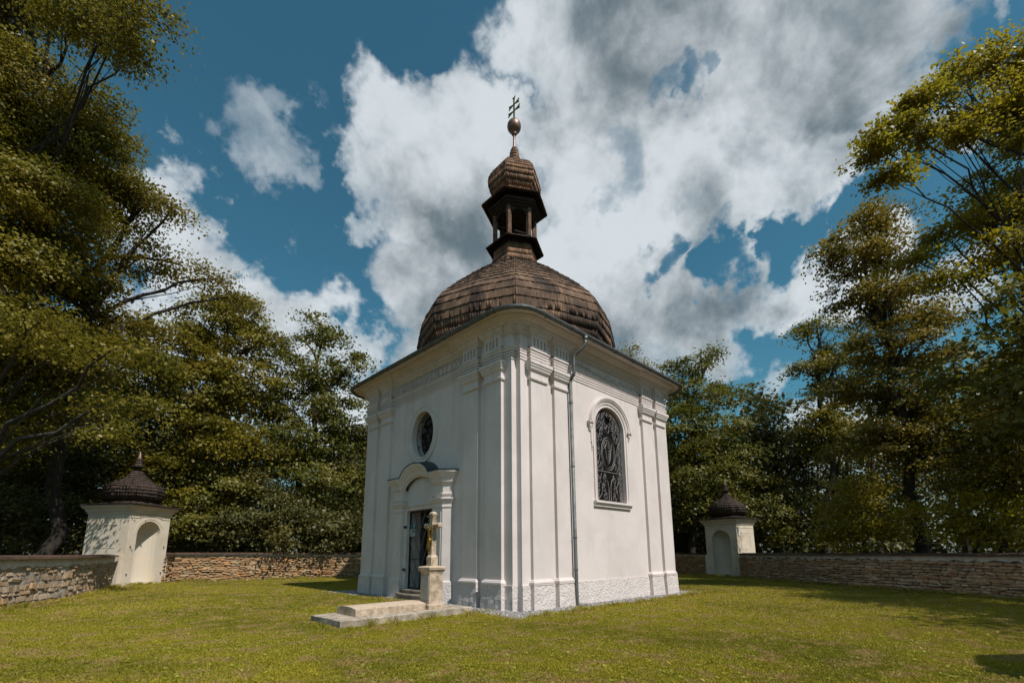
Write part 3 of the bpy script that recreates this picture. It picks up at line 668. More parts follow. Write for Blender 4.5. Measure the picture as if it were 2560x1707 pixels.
for sg in (-1, 1):
    b = MB(); plan_prof(b, sg, [(0, .55), (0, 2.56)])
    pp = b.build('portal_pilaster', PORTAL, portal)
    b = MB(); 
    for (u0, u1, z0, z1) in ((.86, .885, .80, 2.44), (1.175, 1.20, .80, 2.44), (.885, 1.175, 2.415, 2.44), (.885, 1.175, .80, .825)):
        b.add([f(sg*u, dd, z) for dd in (PD-.002, PD+.012) for u, z in ((u0, z0), (u1, z0), (u1, z1), (u0, z1))], [(4, 5, 6, 7), (0, 1, 5, 4), (1, 2, 6, 5), (2, 3, 7, 6), (3, 0, 4, 7)])
    b.build('panel_frame', PORTAL, pp)
    b = MB(); plan_prof(b, sg, [(0, 2.54), (.02, 2.55), (.025, 2.58), (.01, 2.59), (.01, 2.66), (.04, 2.69), (.055, 2.73), (.055, 2.755), (.085, 2.765), (.085, 2.80), (.0, 2.81), (0, 2.86), (.02, 2.865), (.02, 2.89), (.035, 2.895), (.035, 2.93), (0, 2.94)]); b.build('capital', PORTAL, pp)
    b = MB(); plan_prof(b, sg, [(0, 2.93), (0, 3.22)]); b.build('frieze_block', PORTAL, pp)
    b = MB(); plan_prof(b, sg, [(.04, .55), (.045, .57), (.04, .60), (.0, .62)]); b.build('base_moulding', PORTAL, pp)
    b = MB(); plan_prof(b, sg, [(.075, -.1), (.055, .45), (.055, .545), (.02, .56)]); b.build('plinth_block', ROUGHCAST, pp)
# entablature: S-shaped cornice, swept along the front with an arched middle
def corn_z(u):
    a = abs(u)
    if a >= .80: return 0
    return .36*(max(0, 1-(a/.74)**2.2))**.72
us_ = [-1.26, -1.0, -.86]+[(-.80+1.6*i/24) for i in range(25)]+[.86, 1.0, 1.26]
CPF = [(.0, 3.17), (.03, 3.20), (.05, 3.235), (.075, 3.24), (.08, 3.32), (.10, 3.33), (.10, 3.36), (.12, 3.37), (.155, 3.42), (.19, 3.48), (.21, 3.49), (.21, 3.54), (-.25, 3.60)]
b = MB()
rows = []
for (o, z) in CPF:
    row = [f(-1.44-o, W-.01, z), f(-1.44-o, PD-.15+o*.3, z), f(-1.26-o*.41, PD+o, z)]
    row += [f(u, PD+o-(.05 if abs(u) < .83 else 0), z+corn_z(u)) for u in us_[1:-1]]
    row += [f(1.26+o*.41, PD+o, z), f(1.44+o, PD-.15+o*.3, z), f(1.44+o, W-.01, z)]
    rows.append(row)
b.rings(rows, False, False); b.build('portal_cornice', PORTAL, portal)
rows = []
for (o, dz) in ((.225, 0.0), (.225, .022), (-.24, .10)):
    row = [f(-1.44-o, W-.012, 3.545+dz), f(-1.44-o, PD-.15+o*.3 if o > 0 else W-.011, 3.545+dz), f(-1.26-o*.41, PD+o if o > 0 else W-.011, 3.545+dz)]
    row += [f(u, (PD+o-(.05 if abs(u) < .83 else 0)) if o > 0 else W-.011, 3.545+dz+corn_z(u)) for u in us_[1:-1]]
    row += [f(1.26+o*.41, PD+o if o > 0 else W-.011, 3.545+dz), f(1.44+o, PD-.15+o*.3 if o > 0 else W-.011, 3.545+dz), f(1.44+o, W-.012, 3.545+dz)]
    rows.append(row)
b = MB(); b.rings(rows, False, False); b.build('sheet_cover', SLATE, portal)
# tympanum behind the arch and flat door surround
b = MB(); top = [(u, 3.19+corn_z(u)) for u in [-.80+1.6*i/24 for i in range(25)]]
pts = [(-.80, 2.72), (.80, 2.72)]+top[::-1]; n = len(pts)
b.add([f(u, PD-.16, z) for u, z in pts], [tuple(range(n))]); b.build('tympanum', PLASTER, portal)
b = MB()
for (u0, u1, z0, z1, d) in ((-.81, -.68, -.1, 2.72, .15), (.62, .81, -.1, 2.72, .15), (-.68, .62, 2.58, 2.72, .15), (-.81, .81, 2.70, 2.735, .19)):
    b.add([f(u, dd, z) for dd in (W-.2, W-.02+d) for u, z in ((u0, z0), (u1, z0), (u1, z1), (u0, z1))], [(4, 5, 6, 7), (0, 1, 5, 4), (1, 2, 6, 5), (2, 3, 7, 6), (3, 0, 4, 7)])
b.build('door_surround', PORTAL, portal)
# door: lattice gate over dark wooden leaf
b = MB(); b.add([f(u, W-.38, z) for u, z in ((-.70, .1), (.64, .1), (.64, 2.62), (-.70, 2.62))], [(0, 1, 2, 3)]); dl = b.build('door_leaf', GLASS, chapel)
CURT = mat('grey inner boards', (.075, .072, .072), .85, (.04, .04, .04), 4)
for (u0, u1) in ((-.62, -.44), (-.10, .0), (.02, .12)):
    b = MB(); b.add([f(u, dd, z) for dd in (W-.37, W-.33) for u, z in ((u0, .3), (u1, .3), (u1, 2.55), (u0, 2.55))], [(4, 5, 6, 7), (0, 1, 5, 4), (1, 2, 6, 5), (2, 3, 7, 6), (3, 0, 4, 7)]); b.build('inner_board', CURT, dl)
gate = MB(); D_ = W+.0
for (u0, u1, z0, z1) in ((-.68, -.64, .33, 2.56), (.58, .62, .33, 2.56), (-.64, .58, 2.52, 2.56), (-.64, .58, .33, .37), (-.64, .58, 1.15, 1.17)):
    gate.add([f(u, dd, z) for dd in (D_-.02, D_+.02) for u, z in ((u0, z0), (u1, z0), (u1, z1), (u0, z1))], [(4, 5, 6, 7), (0, 1, 5, 4), (1, 2, 6, 5), (2, 3, 7, 6), (3, 0, 4, 7), (3, 2, 1, 0)])
gate = gate.build('lattice_gate', IRON, chapel)
x0, x1, z0, z1 = -.64, .58, .37, 2.52; st = .305; sl = 2.0
for s_ in (1, -1):
    for i in range(-9, 14):
        c0 = x0+i*st     # line u = c0 + s*(z-z0)/sl
        seg = []
        for j in range(41):
            z = z0+(z1-z0)*j/40; u = c0+s_*(z-z0)/sl
            if x0 <= u <= x1: seg.append((u, z))
        if len(seg) > 1: MB().tube([f(seg[0][0], D_+.006*s_, seg[0][1]), f(seg[-1][0], D_+.006*s_, seg[-1][1])], .009, 4).build('lattice_bar', IRON if s_ < 0 else GREYIRON, gate)
for z in (2.12, .88):
    MB().tube([f(-1.0, W+.16, z), f(-.66, W+.13, z)], .022, 6).tube([f(-.98, W+.16, z-.05), f(-.98, W+.16, z+.05)], .02, 6).tube([f(-.8, W+.15, z), f(-.72, W+.15, z-.05), f(-.66, W+.13, z-.05)], .012, 5).build('gate_hinge', IRON, chapel)
# notice sheets tied to the gate
def sheet(name, m, u0, u1, z0, z1, par, d=.0):
    b = MB(); b.add([f(u, dd, z) for dd in (W+.03+d, W+.034+d) for u, z in ((u0, z0), (u1, z0), (u1, z1), (u0, z1))], [(4, 5, 6, 7), (3, 2, 1, 0), (0, 1, 5, 4), (1, 2, 6, 5), (2, 3, 7, 6), (3, 0, 4, 7)]); return b.build(name, m, par)
notice = sheet('notice_sheet', mat('white paper', (.42, .42, .41), .7), -.62, -.36, 1.83, 2.05, None)
tag(notice, 'white notice sheet with blue and yellow print, below the teal sheet', 'notice')
sheet('printed_block', mat('blue print', (.07, .13, .22), .7), -.51, -.38, 1.95, 2.02, notice, .006)
sheet('printed_block', mat('yellow print', (.40, .42, .14), .7), -.61, -.545, 1.94, 2.04, notice, .006)
for q in range(3): sheet('text_line', mat('grey print', (.2, .22, .22), .7), -.58, -.40-.02*q, 1.925-.03*q, 1.932-.03*q, notice, .006)
notice2 = sheet('notice_sheet', mat('teal paper', (.035, .12, .125), .7), -.62, -.36, 2.07, 2.19, None)
tag(notice2, 'dark teal notice sheet with a pale corner on the gate bars, above the white one', 'notice')
sheet('pale_corner', mat('pale teal print', (.20, .32, .32), .7), -.46, -.37, 2.08, 2.18, notice2, .006)
# steps
def half_step(b, r, z0, z1, cu=-.03, d0=W, ex=1.0):
    pr_ = [(r-.03, z0), (r-.03, z1-.08), (r, z1-.06), (r+.01, z1-.03), (r-.01, z1), (.0, z1)]
    rr = []
    for q, z in pr_: rr.append([f(cu+q*math.cos(math.pi*i/16), d0+.04+q*ex*math.sin(math.pi*i/16), z) for i in range(17)])
    b.rings(rr, False, False)
b = MB(); half_step(b, 1.30, -.1, .10, ex=.62); b.build('door_step', STEPSTONE, chapel)
b = MB(); half_step(b, .93, .08, .24, ex=.55); b.build('door_step', STEPSTONE, chapel)
b = MB(); half_step(b, .86, .22, .34, ex=.40); b.build('door_step', STEPSTONE, chapel)

# ---------------- roofs of shingles
SH_UNIT = ([(-.5, 0, 0), (.5, 0, 0), (.5, 1, 0), (-.5, 1, 0), (-.48, .0, 1), (.48, .0, 1), (.5, 1, .45), (-.5, 1, .45)],
           [(3, 2, 1, 0), (4, 5, 6, 7), (0, 1, 5, 4), (1, 2, 6, 5), (2, 3, 7, 6), (3, 0, 4, 7)])
BUTT_SHADOW = mat('old wood butts with row shadow', (.022, .016, .012), .95)  # row shadow painted into the shingle butts, on top of dark old wood
def unit_mesh(name, unit, m):
    me = bpy.data.meshes.new(name); me.from_pydata(unit[0], [], unit[1]); me.materials.append(m); me.update(); return me
def ring_pts(n, ang0, rel, c):
    return [(rel[k % len(rel)]*math.cos(ang0+2*math.pi*k/n), rel[k % len(rel)]*math.sin(ang0+2*math.pi*k/n)) for k in range(n)]
def shingle_rows(levels, shape, c, width, th, seed=0, over=.12):
    """levels: list of (radius, z) of row edges from the bottom up; shape(r,i)-> polygon points for that radius. returns matrices"""
    R = random.Random(seed); out = []
    for i in range(len(levels)-1):
        lo, hi = shape(*levels[i]), shape(*levels[i+1]); n = len(lo)
        for k in range(n):
            A, B = Vector(lo[k]), Vector(lo[(k+1) % n]); C_, D = Vector(hi[k]), Vector(hi[(k+1) % n])
            ln = (B-A).length; m_ = max(1, int(round(ln/width)))
            cuts = [0]+sorted((j+R.uniform(-.18, .18))/m_ for j in range(1, m_))+[1]
            for j in range(m_):
                t0, t1 = cuts[j], cuts[j+1]; tm = (t0+t1)/2
                p = A.lerp(B, tm); q = C_.lerp(D, tm); wd = (B-A)*(t1-t0)*1.0
                wl = max((B-A).length, (D-C_).length*1.0)*(t1-t0)
                x = (B-A).normalized() if ln > 1e-4 else (D-C_).normalized()
                y = q-p; L_ = y.length; yn = y.normalized(); z = x.cross(yn).normalized()
                if z.dot(Vector((p.x-c[0], p.y-c[1], 0))) < 0 and abs(z.z) < .9: z = -z
                if z.dot(Vector((p.x-c[0], p.y-c[1], .3))) < 0: z = -z
                x = yn.cross(z).normalized()
                L2 = L_*(1+over); j1 = R.uniform(-.012, .012)*min(1, L_*3)
                lift = R.uniform(0, th*.2)
                out.append(frame(p-yn*j1*0.5+z*lift*.6-z*th*.1, x*wl*.97, yn*(L2+j1), z*(th+lift)))
    return out
def octa(r, z, c=(0, 0), rot=0, mid=.957):
    return [(c[0]+r*(1 if k % 2 == 0 else mid)*math.cos(rot+math.pi*k/8), c[1]+r*(1 if k % 2 == 0 else mid)*math.sin(rot+math.pi*k/8), z) for k in range(16)]
DOME = [(3.40, 7.70), (3.52, 7.98), (3.64, 8.28), (3.68, 8.62), (3.68, 8.97), (3.60, 9.33), (3.38, 9.68), (3.05, 10.05), (2.72, 10.40), (2.36, 10.74), (2.0, 11.08), (1.65, 11.40), (1.30, 11.69), (.97, 11.96)]
b = MB(); b.rings([[tuple(Vector(p)*1 if False else (p[0]*.985, p[1]*.985, p[2])) for p in octa(r, z)] for r, z in DOME]); dome = b.build('dome_roof', SHINGLE2, chapel)
def finer(L_, step):
    pts = [Vector(p) for p in L_]; out = [pts[0]]; acc = 0; d = 0
    for a, c in zip(pts[:-1], pts[1:]):
        ln = (c-a).length; t = step-d
        while t <= ln: out.append(a.lerp(c, t/ln)); t += step
        d = (d+ln) % step
    if (out[-1]-pts[-1]).length > step*.4: out.append(pts[-1])
    return [tuple(p) for p in out]
DOMEF = finer(DOME, .30)
M1 = shingle_rows(DOMEF, octa, (0, 0), .085, .045, 5)
# skirt between the eaves and the dome (rounded square to octagon)
def skirt(t, z):
    pts = []
    for k in range(32):
        a = 2*math.pi*k/32; e = 4.43; r = .75
        ca, sa = math.cos(a), math.sin(a); m_ = max(abs(ca), abs(sa)); q = e/m_
        # rounded corner
        x, y = q*ca, q*sa; ax, ay = abs(x), abs(y)
        if ax > e-r and ay > e-r:
            lo_, hi_ = 0, q
            for _ in range(20):
                mm = (lo_+hi_)/2; xx, yy = abs(mm*ca), abs(mm*sa)
                if xx > e-r and yy > e-r and (xx-e+r)**2+(yy-e+r)**2 > r*r: hi_ = mm
                else: lo_ = mm
            q = lo_
        inner = 3.40*(1 if k % 4 == 0 else .985 if k % 2 else .957)
        q = q*(1-t)+inner*t; pts.append((q*ca, q*sa, z))
    return pts
SK = [(0, 7.22), (.28, 7.30), (.56, 7.41), (.80, 7.54), (1.0, 7.74)]
b = MB(); b.rings([skirt(t, z-.02) for t, z in SK]); b.build('skirt_roof', SHINGLE2, chapel)
M2 = shingle_rows(SK, skirt, (0, 0), .11, .03, 6)
allm = M1+M2
def dist(M): return (Vector((M[0][3], M[1][3], M[2][3]))-CAMP).length
def facing(M):
    z = Vector((M[0][2], M[1][2], M[2][2])).normalized(); return z.dot((CAMP-Vector((M[0][3], M[1][3], M[2][3]))).normalized())
vis = sorted([m_ for m_ in M1 if facing(m_) > .12 and m_[2][3] > 8.55], key=lambda m_: dist(m_)); near = vis[:300]; ids = set(id(m_) for m_ in near)
shm = unit_mesh('shingle', SH_UNIT, SHINGLE); shm.materials.append(BUTT_SHADOW); shm.polygons[2].material_index = 1
for m_ in near: unit_obj(shm, 'shingle', m_, dome)
baked('shingles', SH_UNIT, [m_ for m_ in allm if id(m_) not in ids], SHINGLE, dome)
# ---------------- lantern
hexrot = rad(210-2)
def hexa(r, z, c=(0, 0)): return [(c[0]+r*math.cos(hexrot+math.pi*k/3), c[1]+r*math.sin(hexrot+math.pi*k/3), z) for k in range(6)]
lantern = empty('lantern', (0, 0, 0), None, None); lantern.parent = chapel
for key in ('label', 'category'):
    if key in lantern: del lantern[key]
b = MB(); b.rings([hexa(.98, 11.6), hexa(.84, 12.35), hexa(.80, 12.95), hexa(.80, 13.10)]); b.build('drum', DARKWOOD, lantern)
LS = shingle_rows([(1.06, 11.75), (.98, 12.0), (.91, 12.25), (.86, 12.50), (.83, 12.75)], hexa, (0, 0), .07, .025, 8)
def eave(b, r0, z0, r1, z1, th=.03): b.rings([hexa(r0, z0), hexa(r1, z1), hexa(r1, z1+th), hexa(r0, z0+th)], True, False)
b = MB(); eave(b, .72, 13.12, 1.12, 12.83); b.build('lower_eave', DARKWOOD, lantern)
LS += shingle_rows([(1.15, 12.84), (.98, 12.95), (.80, 13.10)], hexa, (0, 0), .055, .03, 9)
b = MB(); b.rings([hexa(.80, 13.04), hexa(.80, 13.14)]); b.build('floor_deck', DARKWOOD, lantern)
for k in range(6):
    a = hexrot+math.pi*k/3; c_ = Vector((.80*math.cos(a), .80*math.sin(a), 0)); t_ = Vector((-math.sin(a), math.cos(a), 0)); n_ = Vector((math.cos(a), math.sin(a), 0))
    b = MB(); rr = []
    for z in (13.1, 14.32): rr.append([c_+t_*x*.085+n_*y*.085+Vector((0, 0, z)) for x, y in ((-1, -1), (1, -1), (.9, .45), (0, 1), (-.9, .45))])
    b.rings(rr); b.build('post', POSTWOOD, lantern)
    # arched head between posts
    a2 = hexrot+math.pi*(k+1)/3; e_ = Vector((.80*math.cos(a2), .80*math.sin(a2), 0)); ln = (e_-c_).length; d_ = (e_-c_).normalized(); nn = Vector((d_.y, -d_.x, 0))
    if nn.dot(c_) < 0: nn = -nn
    prof = [(0, 14.36), (0, 14.0), (.11, 14.0), (.15, 14.06)] + [(ln/2-(ln/2-.15)*math.cos(math.pi*i/8), 14.06+.16*math.sin(math.pi*i/8)) for i in range(1, 8)] + [(ln-.15, 14.06), (ln-.11, 14.0), (ln, 14.0), (ln, 14.36)]
    b = MB(); b.add([c_+d_*u+nn*(o)+Vector((0, 0, z)) for o in (-.02, .03) for u, z in prof], [tuple(range(len(prof))), tuple(range(2*len(prof)-1, len(prof)-1, -1))]+[(i, i+1, len(prof)+i+1, len(prof)+i) for i in range(len(prof)-1)]); b.build('arch_board', DARKWOOD, lantern)
    b = MB(); b.tube([c_*.95+Vector((0, 0, 13.2)), e_*-.9+Vector((0, 0, 13.9))], .04, 4)
    if k in (1, 3): b.build('brace', DARKWOOD, lantern)
b = MB()
for (r0, z0, r1, z1) in ((.86, 14.28, .92, 14.40), (.93, 14.36, 1.0, 14.48), (1.0, 14.44, 1.08, 14.56)): b.rings([hexa(r0, z0), hexa(r1, z0+.02), hexa(r1, z1), hexa(r0, z1)])
b.build('head_moulding', DARKWOOD, lantern)
b = MB(); eave(b, .70, 14.98, 1.30, 14.66, .035); b.build('upper_eave', DARKWOOD, lantern)
b = MB(); b.rings([hexa(.80, 14.3), hexa(.80, 14.95)]); b.build('ceiling_block', DARKWOOD, lantern)
LS += shingle_rows([(1.34, 14.68), (1.12, 14.78), (.92, 14.90), (.74, 15.02)], hexa, (0, 0), .055, .035, 10)
ON = [(.72, 15.0), (.86, 15.16), (.98, 15.36), (1.05, 15.58), (1.08, 15.80), (1.06, 15.98), (1.0, 16.14), (.91, 16.29), (.81, 16.42), (.68, 16.53), (.45, 16.63)]
b = MB(); b.rings([hexa(r*.98, z) for r, z in ON]+[hexa(.25, 16.78)]); b.build('onion', SHINGLE2, lantern)
OS = shingle_rows(ON+[(.22, 16.80)], hexa, (0, 0), .075, .026, 12)
NK = [(.25, 16.70), (.235, 16.86), (.215, 17.02), (.19, 17.18), (.165, 17.33), (.14, 17.46), (.10, 17.58)]
def circ(r, z, c=(0, 0), n=10): return [(c[0]+r*math.cos(2*math.pi*k/n), c[1]+r*math.sin(2*math.pi*k/n), z) for k in range(n)]
b = MB(); b.rings([circ(r*.95, z) for r, z in NK]); b.build('neck', SHINGLE2, lantern)
OS += shingle_rows(NK, circ, (0, 0), .07, .025, 13)
baked('shingles', SH_UNIT, LS, SHINGLE3, lantern); baked('spire_shingles', SH_UNIT, OS, SHINGLE3, lantern)
MB().lathe([(.10, 17.50), (.08, 17.62), (.052, 17.78), (.048, 18.15), (.06, 18.22), (.075, 18.25)], 16).build('copper_stem', COPPER, lantern, smooth=True)
MB().lathe([(.03, 18.20), (.10, 18.24), (.11, 18.28), (.09, 18.30), (.14, 18.34), (.155, 18.38), (.19, 18.41), (.235, 18.46), (.275, 18.54), (.29, 18.64), (.275, 18.75), (.22, 18.85), (.13, 18.915), (.05, 18.94), (.02, 18.98)], 28).build('copper_ball', COPPER, lantern, smooth=True)
cr = MB(); cr.box(-.022, .022, -.03, .03, 18.93, 20.0)
def cross_bar(z, h):
    pts = [(-h, -.02), (-h*.2, -.028), (h*.2, -.028), (h, -.02)]
    c = MB()
    outl = [(-h-.04, z-.10), (-h*.3, z-.028), (h*.3, z-.028), (h+.04, z-.10), (h+.0, z), (h+.04, z+.10), (h*.3, z+.028), (-h*.3, z+.028), (-h-.04, z+.10), (-h+.0, z)]
    inn = outl; n = len(outl)
    c.add([(x, y, zz) for x in (-.014, .014) for y, zz in outl], [tuple(range(n)), tuple(range(2*n-1, n-1, -1))]+[(i, (i+1) % n, n+(i+1) % n, n+i) for i in range(n)])
    return c
crs = cr.build('finial_cross', BRASS, lantern)
cross_bar(19.42, .31).build('cross_arm', BRASS, crs); cross_bar(19.74, .27).build('cross_arm', BRASS, crs)
MB().add([(x, y, z) for x in (-.014, .014) for y, z in ((-.03, 19.95), (.03, 19.95), (.09, 20.12), (0, 20.08), (-.09, 20.12))], [(0, 1, 2, 3, 4), (9, 8, 7, 6, 5)]+[(i, (i+1) % 5, 5+(i+1) % 5, 5+i) for i in range(5)]).build('cross_tip', BRASS, crs)

# ------------------------------------------------------------------ grave with crucifix
g0 = gz(-6, -3)
def jbox(b, x0, x1, y0, y1, z0, z1, n=10, j=.008, seed=1):
    """box with slightly worn, uneven outline"""
    R = random.Random(seed); rr = []
    for z in (z0, z0+(z1-z0)*.5, z1-.012, z1):
        ins = .012 if z == z1 else 0; ring = []
        for i in range(n): ring.append((x0+ins+(x1-x0-2*ins)*i/n, y0+ins+R.uniform(-j, j)*(0 < i), z))
        for i in range(4): ring.append((x1-ins, y0+ins+(y1-y0-2*ins)*i/4, z))
        for i in range(n): ring.append((x1-ins-(x1-x0-2*ins)*i/n, y1-ins, z))
        for i in range(4): ring.append((x0+ins+R.uniform(-j, j)*(0 < i), y1-ins-(y1-y0-2*ins)*i/4, z))
        rr.append(ring)
    b.rings(rr)
gs = empty('grave_slab', (-6.1, -2.7, 0), 'low two-tiered stone grave slab lying in the lawn before the crucifix', 'grave')
b = MB(); jbox(b, -7.70, -4.72, -3.30, -2.02, -.15, .165); o = b.build('base_slab', TOMBROUGH, gs, fn=lambda x, y, z: (x+6.1, y+2.7, z))
b = MB(); b.rings([[(x, -2.99, .163), (x, -2.99, .30), (x, -2.80, .327), (x, -2.6, .335), (x, -2.40, .327), (x, -2.20, .30), (x, -2.20, .163)] for x in (-7.27, -7.25, -6.5, -5.72)]); b.build('upper_slab', TOMB, gs, bevel=.006, fn=lambda x, y, z: (x+6.1, y+2.7, z))
cf = empty('crucifix', (-5.51, -2.88, .12), 'stone cross with a small gilded figure on a square sandstone pedestal, before the chapel door', 'crucifix')
def lc(x, y, z): return (x+5.51, y+2.88, z-.12)
def sq(h, z, hy=None): hy = hy or h; return [(-5.51-h, -2.88-hy, z), (-5.51+h, -2.88-hy, z), (-5.51+h, -2.88+hy, z), (-5.51-h, -2.88+hy, z)]
ped = MB().rings([sq(.195, .12), sq(.195, .24), sq(.19, .26), sq(.18, .28), sq(.172, .33), sq(.17, .91)]).build('pedestal', TOMB, cf, bevel=.006, fn=lc)
MB().rings([sq(.172, .90), sq(.178, .92), sq(.182, .935), sq(.20, .96), sq(.212, .975), sq(.212, 1.025), sq(.195, 1.045), sq(.09, 1.06)]).build('pedestal_cap', TOMB, ped, fn=lc)
MB().add([(x, y, z) for x in (-5.692, -5.67) for y, z in ((-3.02, .36), (-2.74, .36), (-2.74, .86), (-3.02, .86))], [(0, 1, 2, 3), (7, 6, 5, 4), (0, 1, 5, 4), (1, 2, 6, 5), (2, 3, 7, 6), (3, 0, 4, 7)]).build('inscription_plate', PANELSTONE, ped, fn=lc)
MB().rings([sq(.09, 1.04), sq(.09, 1.24), sq(.062, 1.29)]).build('cross_foot', TOMB, cf, bevel=.004, fn=lc)
MB().rings([sq(.060, 1.27), sq(.057, 2.12), sq(.062, 2.15), sq(.067, 2.19), sq(.045, 2.225), sq(.02, 2.235)]).build('cross_stem', TOMB, cf, bevel=.006, fn=lc)
def octy(y, r): return [(-5.51+r*math.cos(2*math.pi*(k+.5)/8), y, 1.925+r*math.sin(2*math.pi*(k+.5)/8)) for k in range(8)]
MB().rings([octy(-3.17, .042), octy(-3.155, .062), octy(-3.06, .062), octy(-3.04, .056), octy(-2.72, .056), octy(-2.70, .062), octy(-2.61, .062), octy(-2.595, .042)]).build('cross_beam', TOMB, cf, fn=lc)
# gilded figure: one skinned body
def skin_body(name, nodes, edges, m, parent, loc=(0, 0, 0), root=0, sub=2):
    me = bpy.data.meshes.new(name); me.from_pydata([n[:3] for n in nodes], edges, []); o = bpy.data.objects.new(name, me); col.objects.link(o)
    sk = o.modifiers.new('skin', 'SKIN'); sv = me.skin_vertices[0].data
    for i, n in enumerate(nodes): sv[i].radius = (n[3], n[4] if len(n) > 4 else n[3]); sv[i].use_root = (i == root)
    s_ = o.modifiers.new('sub', 'SUBSURF'); s_.levels = sub; s_.render_levels = sub
    dg = bpy.context.evaluated_depsgraph_get(); me2 = bpy.data.meshes.new_from_object(o.evaluated_get(dg)); me2.materials.clear(); me2.materials.append(m)
    me2.polygons.foreach_set('use_smooth', [True]*len(me2.polygons)); me2.update()
    bpy.data.objects.remove(o); o = bpy.data.objects.new(name, me2); col.objects.link(o); o.parent = parent; o.location = loc; return o
X0 = -5.595; yc = -2.88
N_ = [(X0, yc, 1.60, .030, .036), (X0-.01, yc, 1.68, .026, .032), (X0-.012, yc, 1.76, .030, .042), (X0-.008, yc, 1.815, .022, .03), (X0-.018, yc+.008, 1.85, .013), (X0-.03, yc+.015, 1.885, .026), (X0-.03, yc+.018, 1.905, .022),
      (X0, yc+.055, 1.83, .016), (X0+.005, yc+.13, 1.865, .012), (X0+.02, yc+.205, 1.92, .009), (X0+.02, yc+.235, 1.935, .010),
      (X0, yc-.055, 1.83, .016), (X0+.005, yc-.13, 1.865, .012), (X0+.02, yc-.205, 1.92, .009), (X0+.02, yc-.235, 1.935, .010),
      (X0-.005, yc+.025, 1.57, .025), (X0-.045, yc+.022, 1.47, .019), (X0-.012, yc+.008, 1.37, .014), (X0-.005, yc+.004, 1.345, .012), (X0-.03, yc+.006, 1.315, .010),
      (X0-.005, yc-.025, 1.57, .025), (X0-.04, yc-.012, 1.465, .019), (X0-.008, yc-.010, 1.38, .014), (X0-.006, yc-.008, 1.35, .012), (X0-.03, yc-.008, 1.322, .010)]
E_ = [(0, 1), (1, 2), (2, 3), (3, 4), (4, 5), (5, 6), (3, 7), (7, 8), (8, 9), (9, 10), (3, 11), (11, 12), (12, 13), (13, 14), (0, 15), (15, 16), (16, 17), (17, 18), (18, 19), (0, 20), (20, 21), (21, 22), (22, 23), (23, 24)]
N_ = [(*lc(*n[:3]), *n[3:]) for n in N_]
skin_body('gilded_figure', N_, E_, GOLD, cf)
b = MB(); b.rings([[lc(X0-.006+.043*math.cos(a), yc+.055*math.sin(a), z+.01*math.sin(3*a)) for a in [2*math.pi*k/12 for k in range(12)]] for z in (1.53, 1.57, 1.61, 1.635)]); b.build('loincloth', GOLD, cf, smooth=True)
# dry twig wreath hung over the top
tw = empty('twig_wreath', (-5.51, -2.88, 2.13), 'dry twig wreath hung round the top of the stone cross', 'wreath'); R = random.Random(2); b = MB()
for q in range(34):
    a = R.uniform(0, 6.28); r = .075; p = Vector((r*math.cos(a)*1.05, r*math.sin(a)*1.1, R.uniform(-.02, .02)))
    d_ = Vector((-math.sin(a), math.cos(a), R.uniform(-.5, .6)))*R.uniform(.04, .11)+Vector((p.x, p.y, 0))*R.uniform(0, .8)
    b.tube([p, p+d_*.5+Vector((0, 0, .01)), p+d_], .0035, 3)
b.build('twigs', BARK, tw)

